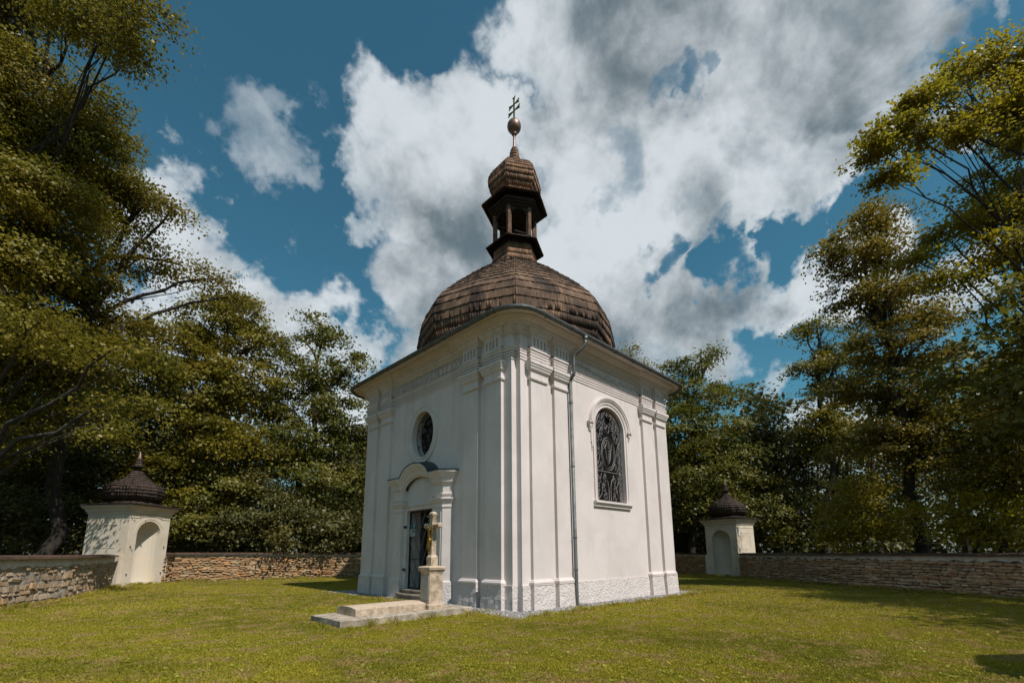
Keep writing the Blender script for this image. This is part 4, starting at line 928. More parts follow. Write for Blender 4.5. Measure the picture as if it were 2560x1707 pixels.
# ------------------------------------------------------------------ corner pavilions
def pavilion(N, U, V, label, spike=True):
    """N: front corner on the ground; U along the arch face, V inward"""
    g = gz(N[0], N[1]); rz = math.atan2(U[1], U[0]); t = empty('corner_pavilion', (N[0], N[1], g), label, 'pavilion', 'arched corner pavilions of the churchyard wall', rz)
    w = PW; hz = 2.93
    b = MB(); ax, ar, sp = w/2, .56, 2.06
    ao = [(ax-ar, .02), (ax+ar, .02)]+[(ax+ar*math.cos(math.pi*i/14), sp+ar*math.sin(math.pi*i/14)) for i in range(15)]
    bm = bmesh.new(); ed = []
    def lp(pts):
        vv = [bm.verts.new((u, 0, z)) for u, z in pts]; return [bm.edges.new((vv[i], vv[(i+1) % len(vv)])) for i in range(len(vv))]
    ed += lp([(0, -.3), (w, -.3), (w, hz), (0, hz)]); ed += lp(ao)
    bmesh.ops.triangle_fill(bm, use_beauty=True, use_dissolve=False, edges=ed); bm.verts.index_update()
    b.add([(v.co.x, 0, v.co.z) for v in bm.verts], [tuple(v.index for v in fc.verts) for fc in bm.faces]); bm.free()
    b.add([(0, 0, -.3), (0, w, -.3), (w, w, -.3), (w, 0, -.3), (0, 0, hz), (0, w, hz), (w, w, hz), (w, 0, hz)], [(0, 1, 5, 4), (1, 2, 6, 5), (2, 3, 7, 6)])
    b.build('body', PAV, t)
    b = MB(); na = 12; cols_ = []
    for k in range(na+1):
        a = math.pi*k/na; cx_ = ax-ar*math.cos(a); dy = .62*math.sin(a)
        cols_.append([(cx_, dy, z) for z in (-.05, 1.0, sp)]+[(ax-ar*math.cos(a)*math.cos(e), .62*math.sin(a)*math.cos(e), sp+ar*math.sin(e)) for e in [math.pi/2*q/8 for q in range(1, 9)]])
    b.rings(cols_, False, False); b.add([(ax-ar*math.cos(math.pi*k/na), .62*math.sin(math.pi*k/na), .02) for k in range(na+1)], [tuple(range(na+1))])
    b.build('niche', PAVIN, t)
    b = MB()   # raised archivolt line and string course rising over the arch
    def strip(p, wd, d):
        for (a, c) in zip(p[:-1], p[1:]):
            dx, dz = c[0]-a[0], c[1]-a[1]; l = math.hypot(dx, dz); nx, nz = -dz/l*wd/2, dx/l*wd/2
            b.add([(u, y, z) for y in (.0, -d) for u, z in ((a[0]+nx, a[1]+nz), (a[0]-nx, a[1]-nz), (c[0]-nx, c[1]-nz), (c[0]+nx, c[1]+nz))], [(4, 5, 6, 7), (0, 1, 5, 4), (1, 2, 6, 5), (2, 3, 7, 6), (3, 0, 4, 7)])
    strip([(0, 2.74), (.36, 2.74), (.50, 2.76)]+[(ax+.56*math.cos(a), 2.70+.14*math.sin(a)) for a in [math.pi*(1-i/8)*.8+.3 for i in range(9)]]+[(1.43, 2.76), (1.57, 2.74), (w, 2.74)], .03, .018)
    strip([(ax+.68*math.cos(math.pi*i/14), sp-.02+.68*math.sin(math.pi*i/14)) for i in range(15)], .02, .012)
    b.add([(x, y, z) for x in (0, -.018) for y, z in ((0, 2.725), (w, 2.725), (w, 2.755), (0, 2.755))], [(4, 5, 6, 7), (0, 1, 5, 4), (2, 3, 7, 6)])
    b.add([(x, y, z) for x in (w, w+.018) for y, z in ((0, 2.725), (w, 2.725), (w, 2.755), (0, 2.755))], [(4, 5, 6, 7), (0, 1, 5, 4), (2, 3, 7, 6)])
    for side, xx in ((-1, 0), (1, w)):     # sunk side panel drawn by a thin raised fillet
        for (y0, y1, z0, z1) in ((.5, 1.4, 2.42, 2.44), (.42, .44, 1.6, 2.3), (1.46, 1.48, 1.6, 2.3), (.5, 1.4, 1.5, 1.52)):
            b.add([(x, y, z) for x in (xx, xx+side*.012) for y, z in ((y0, z0), (y1, z0), (y1, z1), (y0, z1))], [(4, 5, 6, 7), (0, 1, 5, 4), (1, 2, 6, 5), (2, 3, 7, 6), (3, 0, 4, 7)])
    b.build('string_course', PAV, t)
    def sq2(o, z): return [(-o, -o, z), (w+o, -o, z), (w+o, w+o, z), (-o, w+o, z)]
    MB().rings([sq2(.0, 2.88), sq2(.03, 2.90), (sq2(.035, 2.96)), sq2(.08, 2.99), sq2(.09, 3.06), sq2(.14, 3.10), sq2(.19, 3.17), sq2(.21, 3.19), sq2(.21, 3.24)]).build('cornice', PAV, t)
    for sx in (-.16, w+.0):
        MB().box(sx, sx+.16, .04, .4, -.2, 1.22).build('wall_end', PAV, t)
    for (x, z) in ((.17, 1.55), (w-.17, 1.55), (w-.17, .45), (.17, .45)): MB().box(x-.012, x+.012, -.04, .0, z-.03, z+.03).build('hinge_pin', IRON, t)
    c = (w/2, w/2)
    def sk2(o, z):
        pts = []
        for k in range(16):
            a = 2*math.pi*k/16+math.pi/4; m_ = max(abs(math.cos(a)), abs(math.sin(a))); q = o[0]/m_*(1-o[1])+o[2]*(1 if k % 2 == 0 else .96)*o[1]
            pts.append((c[0]+q*math.cos(a), c[1]+q*math.sin(a), z))
        return pts
    e = w/2+.27; LV_ = [((e, 0, .8), 3.245), ((e, .35, .8), 3.275), ((e, .7, .8), 3.33), ((e, 1, .80), 3.45)]
    def oc(r, z): return octa(r, z, c, math.pi/4, .957)
    DM = [(.80, 3.46), (.95, 3.53), (1.02, 3.62), (1.045, 3.75), (1.045, 3.89), (1.02, 4.02), (.95, 4.13), (.83, 4.22), (.68, 4.30), (.54, 4.38), (.42, 4.47), (.33, 4.57), (.26, 4.67), (.19, 4.78)]
    b = MB(); b.rings([sk2(*q) for q in LV_]+[oc(r*.97, z) for r, z in DM]+[oc(.13, 4.85), oc(.12, 4.98)]); rf = b.build('roof', SHINGLE2, t)
    ms = shingle_rows([(q[0], q[1]) for q in LV_], sk2, c, .10, .035, 21)+shingle_rows(DM, oc, c, .10, .04, 22)
    cone = [(.17, 5.02), (.13, 5.14), (.11, 5.26), (.09, 5.38)]
    if spike: ms += shingle_rows(cone, lambda r, z: circ(r, z, c, 8), c, .08, .015, 23)
    baked('shingles', SH_UNIT, ms, SHINGLE2, rf)
    if not spike: return t
    MB().lathe([(.30, 4.985), (.30, 5.0), (.17, 5.03)], 16, c).build('collar', DARKWOOD, rf)
    MB().lathe([(.16, 5.02), (.09, 5.36), (.085, 5.38), (.06, 5.50), (.012, 5.70)], 10, c).build('spike', COPPER, rf)
    return t
pavilion(LP, LU, LV, 'cream corner pavilion with sunlit arched niche, left of the chapel')
# right pavilion: its arch face runs from N towards RV, so its origin is the far end of that face
o2 = RPN + RV*PW
pavilion(o2, -RV, RU, 'cream corner pavilion with shaded niche, right of the chapel')
pavilion(Vector((-1.95, -14.75)), Vector((-.94, .34)), Vector((-.34, -.94)), 'made-up pavilion outside the view, added to cast the round shadow on the lawn', False)  # added out of view, spikeless; stands in for the unknown caster of the shadow

# ------------------------------------------------------------------ rubble walls
def stone_unit(seed):
    R = random.Random(seed); bm = bmesh.new(); bmesh.ops.create_cube(bm, size=1)
    bmesh.ops.bevel(bm, geom=bm.edges[:]+bm.verts[:], offset=.17, segments=1, affect='EDGES')
    for v in bm.verts:
        v.co += Vector((R.uniform(-.06, .06), R.uniform(-.10, .10), R.uniform(-.09, .09)))
    bm.verts.index_update(); u = ([tuple(v.co) for v in bm.verts], [tuple(v.index for v in fc.verts) for fc in bm.faces]); bm.free(); return u
STU = [stone_unit(i) for i in range(6)]
def rubble_wall(pts, label, mstone, mmort, course=(.05, .11), length=(.12, .38), nobj=300, h=1.2, band=.16, seed=1, core=.06, thick=.5):
    """pts: base polyline of the inner face; the enclosure lies to the right when walking it"""
    R = random.Random(seed); p0 = Vector(pts[0]); t = empty('stone_wall', (p0.x, p0.y, gz(*p0)), label, 'wall')
    inv = parent_inv(t)
    mats = [[] for _ in STU]; b = MB(); bb = MB(); segs = []; cop = []
    for a, c in zip(pts[:-1], pts[1:]):
        a, c = Vector(a), Vector(c); d = (c-a); ln = d.length; d.normalize(); nrm = Vector((-d.y, d.x))   # outward (away from the lawn)
        ga, gc = gz(*a), gz(*c)
        def P(s, dep, z): q = a+d*s+nrm*dep; return inv @ Vector((q.x, q.y, ga+(gc-ga)*s/ln+z))
        b.add([P(s, dep, z) for z in (-.2, h) for s, dep in ((0, core), (ln, core), (ln, thick), (0, thick))], [(0, 1, 5, 4), (1, 2, 6, 5), (2, 3, 7, 6), (3, 0, 4, 7), (4, 5, 6, 7)])
        n = max(2, int(ln/.12)); low = [h-band+R.uniform(-.045, .045) for _ in range(n+1)]
        row0 = [P(ln*i/n, .012+R.uniform(0, .008), h) for i in range(n+1)]; row1 = [P(ln*i/n, .006+R.uniform(0, .008), h-.07) for i in range(n+1)]; row2 = [P(ln*i/n, .012, low[i]) for i in range(n+1)]; row3 = [P(ln*i/n, core+.02, low[i]-.01) for i in range(n+1)]
        bb.rings([row0, row1, row2, row3], False, False)
        z = -.04; 
        while z < h-band-.03:
            ch = min(R.uniform(*course), h-band+.015-z); s = -R.uniform(0, .1)
            while s < ln:
                l = R.uniform(*length)*(1 if R.random() < .8 else 1.5); hh = ch*(R.uniform(.85, 1.12)); dep = R.uniform(-.012, .03)
                if R.random() < .12: hh *= .6
                cpos = a+d*(s+l/2)+nrm*(dep+.09); g = ga+(gc-ga)*s/ln
                tilt = R.gauss(0, .075); dx = Vector((d.x, d.y, math.tan(tilt))).normalized(); up_ = Vector((0, 0, 1)); up_ = (up_-dx*up_.dot(dx)).normalized()
                mats[R.randrange(len(STU))].append(frame((cpos.x, cpos.y, g+z+ch/2+R.gauss(0, .008)), dx*(l*.97), Vector((nrm.x, nrm.y, 0))*.2, up_*hh*.97)); s += l
            z += ch
        s = 0
        while s < ln:
            l = min(1.0, ln-s); q = a+d*(s+l/2)+nrm*(thick/2-.03); cop.append(frame((q.x, q.y, ga+(gc-ga)*(s+l/2)/ln+h+.0), Vector((d.x, d.y, 0))*(l-.008), Vector((nrm.x, nrm.y, R.uniform(-.01, .01)))*(thick+.14), Vector((0, 0, 1))*.05)); s += l
    b.build('core', mmort, t); bb.build('plaster_band', BAND, t)
    flat = sorted([(-(abs(m_.col[0].length)*m_.col[2].length)/max(.1, dist(m_))**2, i, k) for k, L_ in enumerate(mats) for i, m_ in enumerate(L_)])
    pick = set((k, i) for _, i, k in flat[:nobj])
    for k, L_ in enumerate(mats):
        me = unit_mesh('stone', STU[k], mstone)
        for i, m_ in enumerate(L_):
            if (k, i) in pick: o = bpy.data.objects.new('stone', me); col.objects.link(o); o.parent = t; o.matrix_local = inv @ m_
        rest = [inv @ m_ for i, m_ in enumerate(L_) if (k, i) not in pick]
        if rest: baked('small_stones', STU[k], rest, mstone, t)
    cu = ([(-.5, -.5, 0), (.5, -.5, 0), (.5, .5, 0), (-.5, .5, 0), (-.5, -.46, 1), (.5, -.46, 1), (.5, 0, 1.9), (-.5, 0, 1.9), (.5, .46, 1), (-.5, .46, 1)], [(3, 2, 1, 0), (0, 1, 5, 4), (4, 5, 6, 7), (7, 6, 8, 9), (2, 3, 9, 8), (1, 2, 8, 6, 5), (3, 0, 4, 7, 9)])
    me = unit_mesh('coping_board', cu, COPING)
    for m_ in cop: o = bpy.data.objects.new('coping_board', me); col.objects.link(o); o.parent = t; o.matrix_local = inv @ m_
    return t
rubble_wall([(-13.6, 1.8), (-12.1, 4.77), (-10.9, 7.0), (-10.45, 8.5), (-9.55, 12.85)], 'low rubble wall with patchy plaster, from the left edge to the left pavilion', STONE_PALE, MORTAR, (.09, .20), (.12, .30), 300, 1.16, .2, 1, .02)
rubble_wall([(-7.75, 14.2), (-7.3, 15.2), (-3.6, 14.7), (.3, 12.6), (11.5, 9.2)], 'ochre rubble wall behind the lawn, between the left pavilion and the chapel', STONE_OCHRE, MORTARD, (.055, .10), (.14, .42), 300, 1.23, .1, 2, .05)
rubble_wall([(11.5, 9.2), (17.4, 3.2), (16.52, .62)], 'short ochre rubble wall between the chapel and the right pavilion', STONE_OCHRE, MORTARD, (.055, .10), (.14, .42), 150, 1.22, .1, 3, .05)
rubble_wall([(15.95, -1.5), (14.85, -2.3), (12.2, -5.6), (10.55, -8.1), (9.15, -10.5), (7.9, -12.1), (4.5, -15.3), (.2, -16.4)], 'long brown rubble wall in shade, from the right pavilion to the right edge', STONE_GREY, MORTARD, (.065, .14), (.12, .36), 300, 1.23, .15, 4, .05)

# ------------------------------------------------------------------ gravel strip round the chapel
def gravel(n=15000):
    me_u = stone_unit(99); R = np.random.default_rng(5); out = []
    bm = bmesh.new(); bmesh.ops.create_icosphere(bm, subdivisions=1, radius=.5)
    for v in bm.verts: v.co *= random.uniform(.75, 1.2)
    bm.verts.index_update(); u = ([tuple(v.co) for v in bm.verts], [tuple(v.index for v in fc.verts) for fc in bm.faces]); bm.free()
    while len(out) < n:
        x, y = R.uniform(-5.1, 4.9, 2); m_ = max(abs(x), abs(y))
        if x > 4.2 and y > -3 or y > 4.3 and x > -3: continue
        lim = 4.42+.10*math.sin(x*2.1+y*1.3)+.06*math.sin(x*7+y*5)+(.2 if x < -3.5 and y < -3.5 else 0)
        if m_ > lim+R.exponential(.07) or m_ < 3.9: continue
        if (x+4.0)**2/.8+(y-.0)**2/1.7 < 1: continue
        s = R.uniform(.018, .05); rot = Matrix.Rotation(R.uniform(0, 6.28), 4, (R.normal(), R.normal(), R.normal()))
        out.append(Matrix.Translation((x, y, gz(x, y)+.012+R.uniform(0, .02))) @ rot @ Matrix.Diagonal((s*1.3, s, s*.7, 1)))
    return tag(baked('gravel', u, out, GRAVELM), kind='stuff')
gravel()
GBED = mat('gravel bed', (.22, .205, .195), .95, (.13, .12, .11), 40, .01, 60)
b = MB(); ring_o = [(4.45*x, 4.45*y) for x, y in ((-1, -1), (1, -1), (1, 1), (-1, 1))]; ring_i = [(3.6*x, 3.6*y) for x, y in ((-1, -1), (1, -1), (1, 1), (-1, 1))]
b.add([(x, y, gz(x, y)+.008) for x, y in ring_o+ring_i], [(i, (i+1) % 4, 4+(i+1) % 4, 4+i) for i in range(4)]); tag(b.build('gravel_bed', GBED), kind='structure')

#TREES0
# ------------------------------------------------------------------ trees
TRNG = np.random.default_rng(42)
def leaf_quads(C, size, up=.55, spread=(.42, .42, .17), per=110, outw=None):
    """C: (n,3) spray centres -> quad vertices of all leaves"""
    n = len(C); N = n*per; c = np.repeat(C, per, 0)
    # each spray is a flattish fan with its own tilt
    ax = TRNG.normal(size=(n, 3)); ax[:, 2] *= .35; ax /= np.linalg.norm(ax, axis=1)[:, None]; ax = np.repeat(ax, per, 0)
    g = TRNG.normal(size=(N, 3))*np.array(spread)*TRNG.uniform(.6, 1.25, (n, 1)).repeat(per, 0)
    g[:, 2] -= .22*(np.hypot(g[:, 0], g[:, 1]))       # drooping rim
    g += ax*(TRNG.random((N, 1))*.5)
    p = c+g
    nr = TRNG.normal(size=(N, 3))*.36+np.repeat(TRNG.normal(size=(n, 3))*.28, per, 0); nr[:, 2] += up
    if outw is not None: nr += np.repeat(outw, per, 0)*.35
    nr /= np.linalg.norm(nr, axis=1)[:, None]
    a = np.cross(nr, TRNG.normal(size=(N, 3))); a /= np.linalg.norm(a, axis=1)[:, None]; b_ = np.cross(nr, a)
    s = 1.1*size*TRNG.uniform(.6, 1.25, (N, 1)); 
    V = np.empty((N, 4, 3), np.float32)
    V[:, 0] = p-a*s*.5; V[:, 1] = p+b_*s*.36-a*s*.05; V[:, 2] = p+a*s*.55; V[:, 3] = p-b_*s*.36-a*s*.05
    return V.reshape(-1, 3)
def trunk_mesh(paths, m, name, parent):
    b = MB()
    for pts, r0, r1, n in paths:
        k = len(pts); b.tube(pts, [r0+(r1-r0)*i/(k-1) for i in range(k)], n, False)
    return b.build(name, m, parent, smooth=True)
def bend(a, c, sag=0, wob=.06, n=6, R=random):
    L_ = (c-a).length; out = []
    for i in range(n):
        t = i/(n-1); p = a.lerp(c, t); p.z += sag*math.sin(math.pi*t)*L_
        if 0 < i < n-1: p += Vector((R.gauss(0, 1), R.gauss(0, 1), R.gauss(0, .6)))*wob*L_*.35
        out.append(p)
    return out
def sample_in(bl, n, shell=.55):
    """bl: (centre, rx, rz) ; points inside the ellipsoid, denser towards the shell, none in the very middle"""
    d = TRNG.normal(size=(n, 3)); d /= np.linalg.norm(d, axis=1)[:, None]
    r = TRNG.random(n)**(1/3)*(1-shell)+shell*TRNG.uniform(.75, 1.04, n)
    r = np.minimum(r, 1.06)
    return np.array(bl[0])+d*r[:, None]*np.array([bl[1], bl[1], bl[2]]), d
def tree(name, label, base, blobs_, leafm, barkm, r0=.28, leaf=.15, dens=5.0, per=100, cat='tree', group=None, spread=(.42, .42, .17), trunk_top=None, lean=0, seed=0, shell=.5, twig=.5, k=1.):
    """base: (px, depth) or Vector; blobs_: (px, py, depth, r horizontal, r vertical)"""
    R = random.Random(seed)
    if isinstance(base, Vector): bp = base
    else:
        bp = at(base[0], 1262, base[1])
    bp = Vector((bp.x, bp.y, gz(bp.x, bp.y)-.1))
    t = empty(name, tuple(bp), label, cat, group)
    bl = [((q[0] if isinstance(q[0], Vector) else at(q[0], q[1], q[2]))-bp, q[-2]*k, q[-1]*k) for q in blobs_]
    top = max(bl, key=lambda q: q[0].z); ctr = sum((q[0] for q in bl), Vector())/len(bl)
    tt = Vector((ctr.x*.5+top[0].x*.4, ctr.y*.5+top[0].y*.4, top[0].z+top[2]*.2)) if trunk_top is None else (at(*trunk_top)-bp)
    path = bend(Vector((0, 0, 0)), tt, 0, .05, 9, R); path[0] = Vector((0, 0, 0))
    paths = [(path, r0, r0*.18, 9), ([Vector((0, 0, -.2)), Vector((0, 0, .5))], r0*1.5, r0, 9)]
    allC, allD = [], []; segs = []
    for c, rx, rz in bl:
        # limb from the trunk below the blob
        zt = max(tt.z*.12, min(tt.z*.92, c.z-rz*.4-abs(math.hypot(c.x, c.y))*.35)); k_ = zt/max(.1, tt.z)*(len(path)-1)*R.uniform(.75, 1.08); k_ = max(1, min(len(path)-1.01, k_)); st = path[int(k_)].lerp(path[int(k_)+1], k_-int(k_))
        limb = bend(st, c, .07, .055, 8, R); paths.append((limb, r0*.38, r0*.10, 6))
        vol = 4.19*rx*rx*rz; n = max(5, int(vol*dens/ (1+vol*.012)))
        C, D = sample_in((tuple(c), rx, rz), n, shell); 
        keep = C[:, 2] > .25; C, D = C[keep], D[keep]; allC.append(C); allD.append(D)
        for q in range(0, len(C), max(1, int(1/twig))):
            e = Vector(C[q]); s_ = limb[min(len(limb)-1, 2+R.randrange(len(limb)-2))]
            m1 = s_.lerp(e, .5)+Vector((R.gauss(0, .12), R.gauss(0, .12), R.gauss(0, .12)+.1))
            paths.append(([s_, m1, e], r0*.085+.008, .006, 4))
    trunk_mesh(paths, barkm, 'trunk', t)
    C = np.concatenate(allC); D = np.concatenate(allD)
    V = leaf_quads(C, leaf, per=per, spread=spread, outw=D)
    gmin = .05
    V4 = V.reshape(-1, 4, 3); V4 = V4[V4[:, :, 2].min(1) > gmin]
    me = fast_mesh('crown', V4.reshape(-1, 3), 4, leafm); o = bpy.data.objects.new('crown', me); col.objects.link(o); o.parent = t
    return t, len(V4)
NL = 0
def T(*a, **k):
    global NL
    t, n = tree(*a, **k); NL += n; return t
# left side, front to back
T('lime_tree', 'huge lime tree filling the upper left corner, hanging in from the top edge', (-150, 16), [
 (-80, 60, 15, 2.6, 2.0), (60, -60, 14, 2.4, 1.7), (200, 20, 13, 1.7, 1.1), (290, 60, 12.5, 1.0, .8), (330, 10, 12, .9, .7), (290, 110, 12.5, .45, .55), (-100, 250, 14, 2.6, 2.2), (60, 200, 15, 2.0, 1.6), (120, 330, 16, 2.2, 1.7), (230, 260, 16, 1.4, 1.5),
 (-60, 480, 14, 2.5, 2.0), (100, 470, 15, 2.1, 1.5), (230, 380, 16.5, 1.7, 1.3), (290, 330, 17, .9, .9)], LEAF_A, DKBARK, .18, .105, 3.4, 230, seed=1, spread=(.42, .42, .15), k=.86, shell=.35)
T('lime_tree', 'broad lime tree above the left pavilion, its long branch against the sky', (60, 19), [
 (150, 480, 18, 1.9, 1.3), (270, 460, 18, 1.4, 1.0), (340, 455, 18, 1.1, .7), (395, 480, 18, .7, .45), (190, 620, 18, 1.9, 1.2), (330, 590, 19, 1.3, .8), (60, 640, 17, 2.2, 1.8), (420, 610, 20, 1.1, .55), (485, 640, 20, .8, .45), (530, 680, 20.5, .7, .35),
 (100, 800, 17, 2.2, 1.5), (270, 740, 19, 1.7, 1.1)], LEAF_E, DKBARK, .30, .12, 3.0, 170, seed=2, spread=(.5, .5, .13), k=.9, shell=.4)
T('beech_tree', 'dark low-hanging beech with bare grey twigs at the left edge', (-190, 16), [(150, 800, 14.6, .9, .5), (300, 905, 13.6, .7, .35), (Vector((-10.6, 10.9, 6.0)), .6, .4), (Vector((-10.9, 12.0, 7.0)), .6, .4), (262, 800, 12.6, .8, .4), (90, 740, 13.5, 1.0, .5), 
 (-20, 560, 14, 1.9, 1.3), (20, 760, 15, 1.9, 1.3), (130, 780, 17, 1.6, 1.1), (60, 900, 17, 1.7, 1.2), (-40, 980, 16, 1.9, 1.4), (160, 930, 20, 1.8, 1.2)], LEAF_A, BARK, .28, .115, 3.0, 170, seed=3, spread=(.48, .48, .13), k=.95, shell=.4)
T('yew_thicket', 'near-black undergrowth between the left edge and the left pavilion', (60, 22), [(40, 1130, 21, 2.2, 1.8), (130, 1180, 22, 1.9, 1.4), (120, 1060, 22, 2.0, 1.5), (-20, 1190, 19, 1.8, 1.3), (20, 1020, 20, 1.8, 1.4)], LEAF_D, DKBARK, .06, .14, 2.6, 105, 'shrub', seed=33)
T('hazel_shrub', 'shadowy hazel thicket directly behind the left pavilion', (330, 27), [(180, 1120, 24, 1.9, 1.5), (250, 1030, 24, 2.1, 1.6), (330, 1100, 24.5, 1.8, 1.6), (230, 900, 23, 2.2, 1.5), (420, 1010, 26, 2.0, 1.7), (340, 860, 23.5, 2.0, 1.5)], LEAF_B, DKBARK, .14, .15, 2.6, 105, 'shrub', seed=4)
T('maple_tree', 'bushy maple with bright round top, between the long lime branch and the slender oak', (445, 27), [
 (400, 800, 26, 2.4, 2.0), (480, 740, 27, 1.9, 1.4), (560, 720, 28, 1.4, 1.3), (590, 790, 28, 1.7, 1.3), (450, 900, 26, 2.6, 2.0), (560, 880, 27, 2.3, 1.8), (500, 1030, 26, 2.6, 2.0), (400, 1100, 25, 2.0, 1.8), (600, 780, 28, .9, .7), (520, 690, 28, .7, .7), (570, 690, 28.5, .5, .6)], LEAF_A, BARK, .3, .17, 2.3, 105, seed=5)
T('oak_tree', 'slender oak with gappy pointed top, nearest tree to the chapel on its left', (690, 29), [
 (735, 745, 29, .9, .9), (700, 780, 29, .9, .7), (770, 780, 29, 1.0, .8), (660, 840, 29, 1.2, 1.0), (740, 850, 29, 1.7, 1.4), (805, 850, 29, .9, .6), (820, 820, 29, .5, .4), (670, 930, 29, 1.9, 1.5), (780, 930, 29, 1.7, 1.3), (720, 1010, 29, 2.2, 1.6), (640, 1030, 28, 1.9, 1.5), (800, 1010, 30, 1.4, 1.1), (745, 1110, 28, 2.3, 1.6), (640, 790, 29.5, .6, .5)], LEAF_B, DKBARK, .28, .17, 2.3, 100, seed=6, trunk_top=(735, 740, 29))
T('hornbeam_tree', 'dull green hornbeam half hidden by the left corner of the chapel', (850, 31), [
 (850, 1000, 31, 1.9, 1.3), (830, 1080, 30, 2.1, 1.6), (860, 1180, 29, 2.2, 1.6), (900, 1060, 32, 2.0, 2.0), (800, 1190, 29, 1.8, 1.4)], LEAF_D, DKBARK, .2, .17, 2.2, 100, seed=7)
T('elder_shrub', 'pale dusty shrub behind the ochre wall, midway between pavilion and chapel', (600, 26), [(560, 1200, 25.5, 1.7, 1.2), (640, 1180, 26, 1.8, 1.4), (700, 1210, 25.5, 1.7, 1.2), (480, 1210, 25, 1.6, 1.1), (600, 1120, 27, 1.9, 1.4), (770, 1215, 26, 1.7, 1.2)], LEAF_D, DKBARK, .08, .15, 3.0, 105, 'shrub', seed=8)
T('maple_sapling', 'low bright maple bush at the right side of the left pavilion', (450, 24), [(450, 1200, 24, 1.1, 1.0), (510, 1130, 25, 1.3, 1.1), (430, 1090, 25, 1.2, 1.2)], LEAF_B, BARK, .09, .14, 3.2, 105, 'shrub', seed=9)
# behind and right of the chapel
T('birch_tree', 'thin reddish tree top peeping over the right eaves of the chapel', (1455, 34), [(1450, 815, 34, 1.1, .8), (1430, 835, 34, .9, .8), (1465, 850, 34, 1.0, 1.0), (1480, 900, 34, 1.8, 1.6), (1450, 1000, 34, 2.2, 2.0)], LEAF_E, DKBARK, .2, .13, 1.8, 90, seed=10, spread=(.4, .4, .25))
T('linden_tree', 'conical olive green tree close beside the right corner of the chapel', (1590, 31), [
 (1640, 815, 31, .7, .7), (1600, 845, 31, 1.1, .8), (1560, 850, 31, 1.0, .8), (1590, 910, 31, 2.0, 1.3), (1650, 900, 31, 1.0, .9), (1560, 990, 30, 2.2, 1.7), (1640, 990, 31, 1.9, 1.4), (1590, 1080, 30, 2.5, 1.7), (1660, 1050, 31, 1.6, 1.2), (1560, 1160, 31, 2.3, 1.7), (1650, 1150, 31.5, 1.7, 1.5)], LEAF_B, DKBARK, .26, .17, 2.3, 105, seed=11)
T('linden_shrub', 'leafy olive shrub drooping just right of the right pavilion', (1740, 31), [(1720, 1130, 31, 1.7, 1.4), (1690, 1060, 31, 1.6, 1.4), (1755, 1180, 30.5, 1.4, 1.1), (1785, 1215, 30, .8, .7), (1650, 1190, 31, 1.6, 1.3)], LEAF_B, DKBARK, .1, .15, 3.0, 105, 'shrub', seed=12)
T('aspen_tree', 'small dark tree in the gap between the conical tree and the tall leaning tree', (1790, 33), [
 (1785, 935, 33, 1.0, .8), (1760, 980, 33, 1.3, 1.0), (1830, 990, 33, 1.2, 1.0), (1790, 1040, 33, 1.9, 1.3), (1850, 1070, 32, 1.7, 1.4), (1780, 1140, 32, 2.0, 1.5), (1850, 1180, 31, 2.2, 1.5)], LEAF_D, DKBARK, .2, .16, 2.0, 95, seed=13)
T('oak_tree', 'round-lobed oak whose branch reaches out left of the tall leaning tree', (1900, 29), [
 (1850, 760, 29, .8, .5), (1890, 745, 29, 1.0, .7), (1825, 850, 29, .7, .45), (1870, 830, 29, 1.0, .7), (1920, 850, 29, 1.6, 1.2), (1900, 920, 29, 1.3, 1.1), (1880, 980, 29, 1.5, 1.1), (1930, 1010, 29, 2.0, 1.6), (1940, 800, 29, 1.4, 1.2)], LEAF_A, DKBARK, .24, .17, 2.2, 105, seed=14)
T('ash_tree', 'tall dark-trunked tree leaning left, its trunk rising behind the right-hand wall', (2118, 20), [
 (1990, 520, 19.5, 1.3, .9), (2040, 480, 19, .9, .7), (1930, 560, 19.5, .9, .8), (1960, 600, 19.5, 1.5, 1.0), (2050, 570, 19.5, 1.4, 1.0), (1950, 680, 19.5, 1.1, .9), (2040, 680, 19.5, 1.9, 1.2), (2120, 720, 19.5, 1.5, .8), (2160, 745, 19, .8, .4), (2030, 790, 19.5, 1.9, 1.1), (2120, 830, 19.5, 1.6, .9), (1990, 880, 20, 1.8, 1.1), (2100, 930, 20, 2.0, 1.2), (2020, 1010, 20, 2.1, 1.2), (2150, 1030, 20, 1.7, 1.2)], LEAF_E, DKBARK, .25, .13, 3.2, 190, seed=15, trunk_top=(1985, 520, 19.5), shell=.35, spread=(.45, .45, .10), k=.78)
T('lime_tree', 'golden green lime tree at the right edge, hanging over the tall leaning tree', (2440, 17), [
 (2330, 480, 14, 1.3, .8), (2240, 500, 14, 1.0, .6), (2160, 545, 14.5, .9, .5), (2090, 590, 14.5, .7, .35), (2280, 580, 14, 1.3, .5), (2370, 560, 13.5, 1.3, .8), (2200, 640, 14, 1.0, .3), (2330, 670, 14, 1.1, .4), (2260, 430, 14, .8, .5), (2350, 400, 14, 1.0, .6), (2440, 800, 14, 1.6, 1.2), (2440, 450, 14, 1.6, 1.2), (2330, 800, 15, .8, .6)], LEAF_C, DKBARK, .14, .105, 4.4, 240, seed=16, shell=.25, spread=(.38, .38, .11), k=.74)
